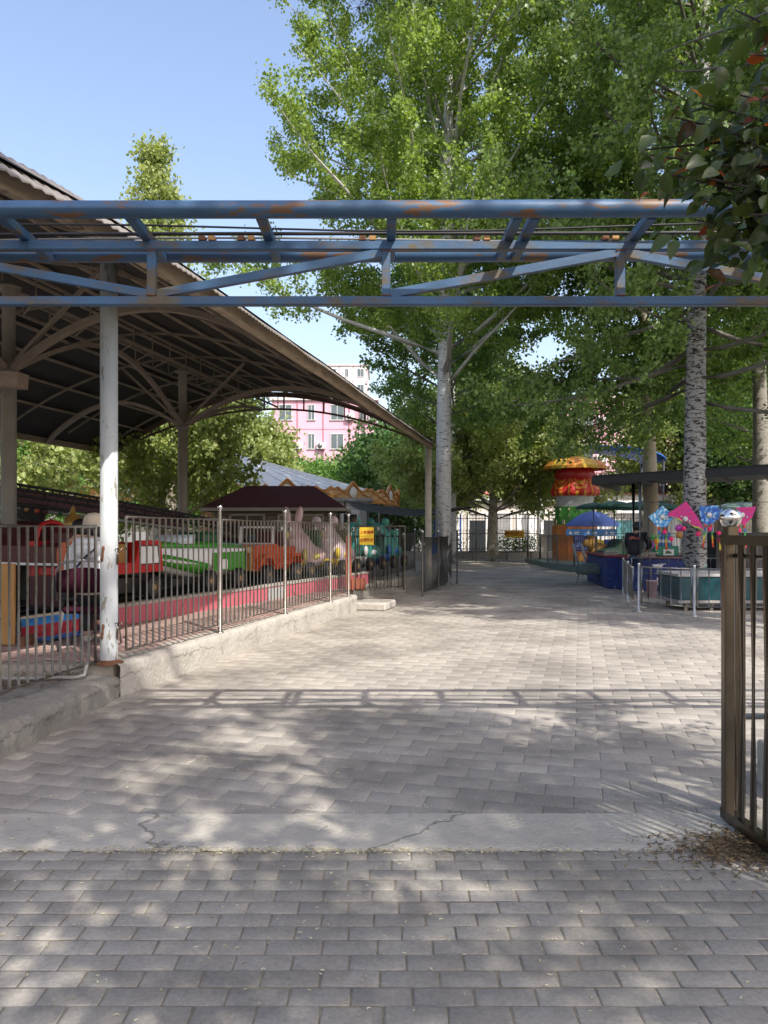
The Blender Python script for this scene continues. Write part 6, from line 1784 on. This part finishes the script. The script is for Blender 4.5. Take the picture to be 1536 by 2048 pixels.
tree('poplar_tree', 'large near poplar outside the right edge with branches over the walkway', (8.0, 9.8), 17, .26, .30,
     lambda u: 5.6 * (1 - u) ** .35, 74, BARK_D, L_POP2, .092, 130, 17, elevf=lambda u: 8 + 45 * u, spread=.09, wob=.2, maxleaf=215000, twig=.5)
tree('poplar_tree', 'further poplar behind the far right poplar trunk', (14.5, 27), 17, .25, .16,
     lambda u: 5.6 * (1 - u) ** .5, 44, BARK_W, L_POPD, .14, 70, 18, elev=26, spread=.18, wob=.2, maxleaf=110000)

# plane trees
tree('plane_tree', 'pale green plane tree with conical top behind the ride canopy', (-7.6, 26.0), 14.2, .20, .17,
     lambda u: 3.9 * (1 - u) ** 1.15 + .35, 60, BARK_P, L_PLANE, .15, 80, 21, elev=42, spread=.20, wob=.15, mlimb=BARK_P, maxleaf=110000)
tree('plane_tree', 'broad pale green plane tree with many bare forks just left of the mid canopy column', (-6.6, 24.0), 6.4, .26, .22,
     lambda u: 3.6 * (1 - u) ** .45 + .3, 46, BARK_P, L_PLANE, .15, 90, 25, elevf=lambda u: 12 + 50 * u, spread=.16, wob=.1, mlimb=BARK_P, maxleaf=110000, tip=.03)
tree('plane_tree', 'low spreading plane tree with mottled trunk beside the plank bench', (5.22, 37.0), 7.2, .30, .27,
     lambda u: 6.2 * (1 - u) ** .5 + .3, 60, BARK_P, L_PLANE, .19, 60, 22, elev=24, spread=.2, wob=.12, mlimb=BARK_P, maxleaf=110000, tip=.03)
tree('plane_tree', 'smaller plane tree behind the grey back railing', (3.6, 45.0), 7.5, .18, .3,
     lambda u: 3.2 * (1 - u) ** .5 + .3, 26, BARK_P, L_PLANE, .17, 36, 23, elev=35, spread=.22, wob=.12, mlimb=BARK_P, maxleaf=30000)
tree('plane_tree', 'plane tree left of the white post behind the sloping rails', (-13.2, 27.0), 9.4, .2, .2,
     lambda u: 3.8 * (1 - u) ** .5 + .3, 40, BARK_P, L_PLANE, .18, 60, 24, elev=38, spread=.2, wob=.2, mlimb=BARK_P, maxleaf=40000)
# bright far trees
for k, (px_, D, Hh, rr_, lb, m_) in enumerate((
        (60, 44, 7.6, 4.0, 'bright green rounded tree far left under the canopy', L_FAR), (150, 50, 8.4, 4.0, 'second bright tree left of the white post', L_FAR),
(505, 46, 7.6, 3.8, 'pale green rounded tree in front of the pink building left corner', L_PLANE),
        (575, 60, 6.0, 3.6, 'bright green tree under the pink building left end', L_FAR), (645, 58, 5.6, 3.6, 'bright green tree under the pink building middle', L_FAR),
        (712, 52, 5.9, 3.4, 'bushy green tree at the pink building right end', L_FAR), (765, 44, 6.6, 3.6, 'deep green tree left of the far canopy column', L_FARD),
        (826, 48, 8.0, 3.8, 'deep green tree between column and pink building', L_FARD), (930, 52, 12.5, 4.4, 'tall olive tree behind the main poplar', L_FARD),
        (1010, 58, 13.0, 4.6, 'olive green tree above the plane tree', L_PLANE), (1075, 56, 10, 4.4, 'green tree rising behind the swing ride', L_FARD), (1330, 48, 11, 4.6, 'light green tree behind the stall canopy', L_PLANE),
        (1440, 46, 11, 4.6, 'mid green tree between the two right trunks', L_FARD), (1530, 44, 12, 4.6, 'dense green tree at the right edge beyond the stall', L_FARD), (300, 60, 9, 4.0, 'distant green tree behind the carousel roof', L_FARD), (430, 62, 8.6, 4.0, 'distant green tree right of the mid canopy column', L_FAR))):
    tree('leafy_tree', lb, ((px_ - 768) / 1540 * D, D), Hh, .16, .18, lambda u, r_=rr_: r_ * (1 - u) ** .45 + .2, 38, LIMB, m_, .26, 50, 40 + k, elev=26, spread=.34, wob=.2, group='trees beyond the rides', maxleaf=50000, twig=.5)

# shade trees around and behind the viewpoint
for k, (x, y, Hh, rr_, z0_, lb) in enumerate((
        (2.4, -3.7, 13.8, 4.3, .40, 'tall tree behind the viewpoint casting the foreground shade'),
        (6.6, -4.6, 12.5, 3.6, .38, 'tree behind the viewpoint on the right'),
        (1.5, -1.9, 6.8, 2.5, .48, 'small low tree added behind the viewpoint to dapple the foreground'),  # unseen tree added to give the foreground crisp dapples
        (9.4, 6.0, 16.0, 4.2, .52, 'tall tree just outside the right edge shading the middle of the walkway'),
        (11.5, 12.5, 17.0, 4.6, .40, 'tall tree outside the right edge behind the near poplar'))):
    tree('shade_tree', lb, (x, y), Hh, .2, z0_, lambda u, r_=rr_: r_ * (1 - u) ** .5, 34, LIMB, L_POP, .16, 95, 70 + k, elev=24, spread=.15, wob=.2, maxleaf=(26000, 7000, 2200)[k] if k < 3 else 95000, twig=.85, group='trees behind the viewpoint')

# pine branch over the viewpoint
t = thing('pine_tree', 'dark pine whose needle tufts dip into the top of the view', 'tree', (4.2, -1.2, 0))
mb = MB(); mb.tube([(0, 0, 0), (-.1, .1, 3), (-.1, .2, 6)], [.16, .13, .08], 12); mb.build('trunk', LIMB, t)
brp = [Vector((-.1, .1, 3.6)), Vector((-1.4, 1.4, 3.72)), Vector((-3.0, 3.3, 3.72)), Vector((-3.9, 3.7, 3.35)), Vector((-4.42, 3.72, 3.31))]
mb = MB(); mb.tube(brp, [.05, .035, .025, .014, .006], 8); mb.build('branch', LIMB, t)
V = []; F = []; g = np.random.default_rng(3)
for k in range(260):
    f = g.uniform(.58, 1.0) * 3.999; i = min(3, int(f)); c = brp[i].lerp(brp[i + 1], f - i); dv = Vector(g.normal(size=3)); dv.z = -abs(dv.z) * .25; dv.normalize()
    tipc = c + dv * g.uniform(.02, .12)
    for q in range(30):
        nd = (Vector(g.normal(size=3)) + dv * .5 + Vector((0, 0, -.35))).normalized(); ln = g.uniform(.035, .06); sd = nd.cross(Vector(g.normal(size=3))).normalized() * .0007
        o = len(V); V += [tuple(tipc - sd), tuple(tipc + sd), tuple(tipc + nd * ln + sd * .3), tuple(tipc + nd * ln - sd * .3)]; F.append((o, o + 1, o + 2, o + 3))
fast_mesh('needles', V, F, leaf_mat('pine_needle', (.008, .02, .008), (.02, .045, .015), .1), t)

# large-leaved purple plum at upper right, close to the viewer
t = thing('plum_tree', 'dark large-leaved tree with orange young leaves overhanging at upper right', 'tree', (3.0, 2.95, 0))
g = np.random.default_rng(9); O = Vector((3.0, 2.95, 0))
mb = MB(); mb.tube([(0, 0, 0), (.05, 0, 1.2), (.0, .05, 2.2), (.1, .0, 3.6)], [.09, .075, .06, .03], 12); mb.build('trunk', LIMB, t)
tips = [(1425, 300, 2.9), (1300, 310, 2.95), (1350, 235, 2.95), (1400, 205, 2.9), (1480, 190, 2.8), (1510, 110, 2.8), (1455, 380, 2.8), (1480, 480, 2.7), (1420, 500, 2.8), (1500, 430, 2.6), (1440, 330, 2.75), (1500, 300, 2.7), (1530, 200, 2.7), (1390, 440, 2.85), (1345, 350, 2.9), (1530, 380, 2.7), (1470, 20, 3.0), (1285, 300, 3.0), (1440, 250, 2.8), (1410, 355, 2.7), (1380, 300, 3.0), (1460, 440, 2.9), (1500, 520, 2.85), (1560, 470, 2.8), (1580, 330, 2.8), (1600, 200, 2.9), (1570, 60, 2.9)]
lm = MB(); LP = []; tips += [(None, (2.2 + 1.9 * a_, 1.7 + 2.2 * b_, 2.7 + 1.3 * c_), 0) for a_, b_, c_ in g.random((26, 3))]
for k, (px_, py_, D) in enumerate(tips):
    e = (P(px_, py_, D) if px_ is not None else Vector(py_)) - O; s = Vector((-.25 - .05 * (k % 3), 0 + .03 * (k % 5), 2.15 + .12 * (k % 6)))
    m1 = s.lerp(e, .45) + Vector((0, 0, .12)) + Vector(g.uniform(-.05, .05, 3)); m2 = s.lerp(e, .8) + Vector((0, 0, .06)) + Vector(g.uniform(-.03, .03, 3))
    pts = [s, m1, m2, e]; lm.tube(pts, [.014, .009, .006, .003], 6)
    for q in range(34):
        f = g.uniform(.40, 1.0) ** .7; i = min(2, int(f * 3)); c = pts[i].lerp(pts[i + 1], f * 3 - i)
        LP.append((c + Vector(g.normal(size=3)) * .06, (e - s).normalized(), f, k))
lm.tube([(0, 0, 1.8), (-.25, .02, 2.2), (-.3, .1, 2.9)], [.05, .03, .015], 8); lm.build('limbs', mat('plum_bark', (.035, .025, .022), .8), t)
def big_leaf(V, F, c, ax, nr, L, Wd):
    cv = g.uniform(.05, .6)
    ax = ax.normalized(); sd = ax.cross(nr).normalized(); nr = sd.cross(ax).normalized(); o = len(V)
    prof = [(0, 0), (.18, .55), (.45, 1.0), (.75, .72), (1, 0)]
    V.append(tuple(c))
    for x, w_ in prof[1:-1]:
        dr = nr * (-cv * L * x * x)
        m_ = c + ax * L * x + dr
        V += [tuple(m_ + sd * Wd * .5 * w_ + nr * .22 * Wd * w_), tuple(m_), tuple(m_ - sd * Wd * .5 * w_ + nr * .22 * Wd * w_)]
    V.append(tuple(c + ax * L - nr * cv * L))
    F += [(o, o + 1, o + 2, o + 2), (o, o + 2, o + 3, o + 3)]
    for j in (1, 4): F += [(o + j, o + j + 3, o + j + 4, o + j + 1), (o + j + 1, o + j + 4, o + j + 5, o + j + 2)]
    F += [(o + 7, o + 10, o + 8, o + 8), (o + 8, o + 10, o + 9, o + 9)]
V = []; F = []; V2 = []; F2 = []
for c, d, f, k in LP:
    a = (d * .6 + Vector(g.normal(size=3)) * .6 + Vector((0, 0, -.75))).normalized(); nr = Vector((g.normal() * .7, g.normal() * .7 - .3, .8)); L = g.uniform(.045, .098)
    young = (f > .90 and g.random() < .16)
    if young: big_leaf(V2, F2, c, (a + d).normalized(), nr, L * .75, L * .45)
    else: big_leaf(V, F, c, a, nr, L, L * .68)
def tri_mesh(name, V, F, m, parent):
    me = bpy.data.meshes.new(name); me.from_pydata(V, [], [tuple(dict.fromkeys(f)) for f in F]); me.update(); me.materials.append(m)
    me.polygons.foreach_set('use_smooth', [True] * len(me.polygons))
    o = bpy.data.objects.new(name, me); COL.objects.link(o); o.parent = parent; return o
tri_mesh('crown', V, F, leaf_mat('plum_leaf', (.018, .036, .012), (.075, .11, .028), .35, .32, (.06, .03, .012)), t)
tri_mesh('young_leaves', V2, F2, leaf_mat('plum_young', (.16, .03, .01), (.30, .09, .02), .5, .4), t)

# ================================================================== LITTER
def crescents(name, pts, size, m, g, label=None, zf=None):
    V = []; F = []
    for (x, y, z) in pts:
        a = g.uniform(0, 2 * PI); L = size * g.uniform(.5, 1.3); cv = g.uniform(.15, .5); wd = L * g.uniform(.12, .28); up = g.uniform(0, .5) * L * .5
        o = len(V); n = 5
        for i in range(n):
            s = i / (n - 1); px_ = (s - .5) * L; py_ = cv * L * (1 - (2 * s - 1) ** 2); w_ = wd * (1 - (2 * s - 1) ** 2) ** .5 + .0004
            for q in (-1, 1):
                lx, ly = px_, py_ + q * w_ / 2
                V.append((x + lx * math.cos(a) - ly * math.sin(a), y + lx * math.sin(a) + ly * math.cos(a), z + .0015 + up * abs(2 * s - 1) + (q + 1) * .001))
        for i in range(n - 1): F.append((o + 2 * i, o + 2 * i + 1, o + 2 * i + 3, o + 2 * i + 2))
    return fast_mesh(name, V, F, m)
lit = leaf_mat('seed_litter', (.42, .38, .24), (.62, .58, .42), .2, .7, (.20, .13, .06))
pts = []
for k in range(520): y = rng.uniform(2.0, 3.6); x = rng.uniform(-2, 2.2); pts.append((x, y, .002))
for k in range(300): y = 4.05 + 3.0 * rng.random() ** 1.2; pts.append((rng.uniform(-2.3, 3.2), y, .002))
for k in range(380): y = rng.uniform(7, 16); pts.append((rng.uniform(KX(y) + .05, 8), y, .002))
for k in range(900): pts.append((rng.normal(-.35, .9), 3.585 + rng.normal(0, .02), .007))
for k in range(200): y = rng.uniform(3.62, 4.0); pts.append((rng.uniform(-2.2, 1.8), y, .011))
for k in range(120): y = rng.uniform(4.2, 6.8); pts.append((rng.uniform(-3.1, -2.65), y, .225))
tag(crescents('seed_litter', pts, .017, lit, rng), kind='stuff', label='small pale curled seed husks scattered over the paving', cat='litter')
pts = []
for k in range(1500): 
    x = 1.75 - abs(rng.normal(0, .22)); y = 3.72 - (1.75 - x) * .15 + rng.normal(0, .09) - abs(rng.normal(0, .14)); pts.append((x + .03 + max(0, 3.6 - y) * .25, y, .006 + abs(rng.normal(0, .006))))
tag(crescents('dead_leaves', pts, .032, leaf_mat('dead_leaf', (.06, .04, .022), (.22, .15, .075), .15, .8), rng), kind='stuff', label='brown dead leaves heaped at the foot of the entrance gate', cat='litter')
pts = [(rng.uniform(-3.3, -2.7) , rng.uniform(6.2, 6.95), .225) for k in range(260)]
tag(crescents('bed_debris', pts, .04, leaf_mat('dead_leaf', (.10, .06, .03), (.34, .24, .12)), rng), kind='stuff', label='dry twigs and leaves at the foot of the white post', cat='litter')
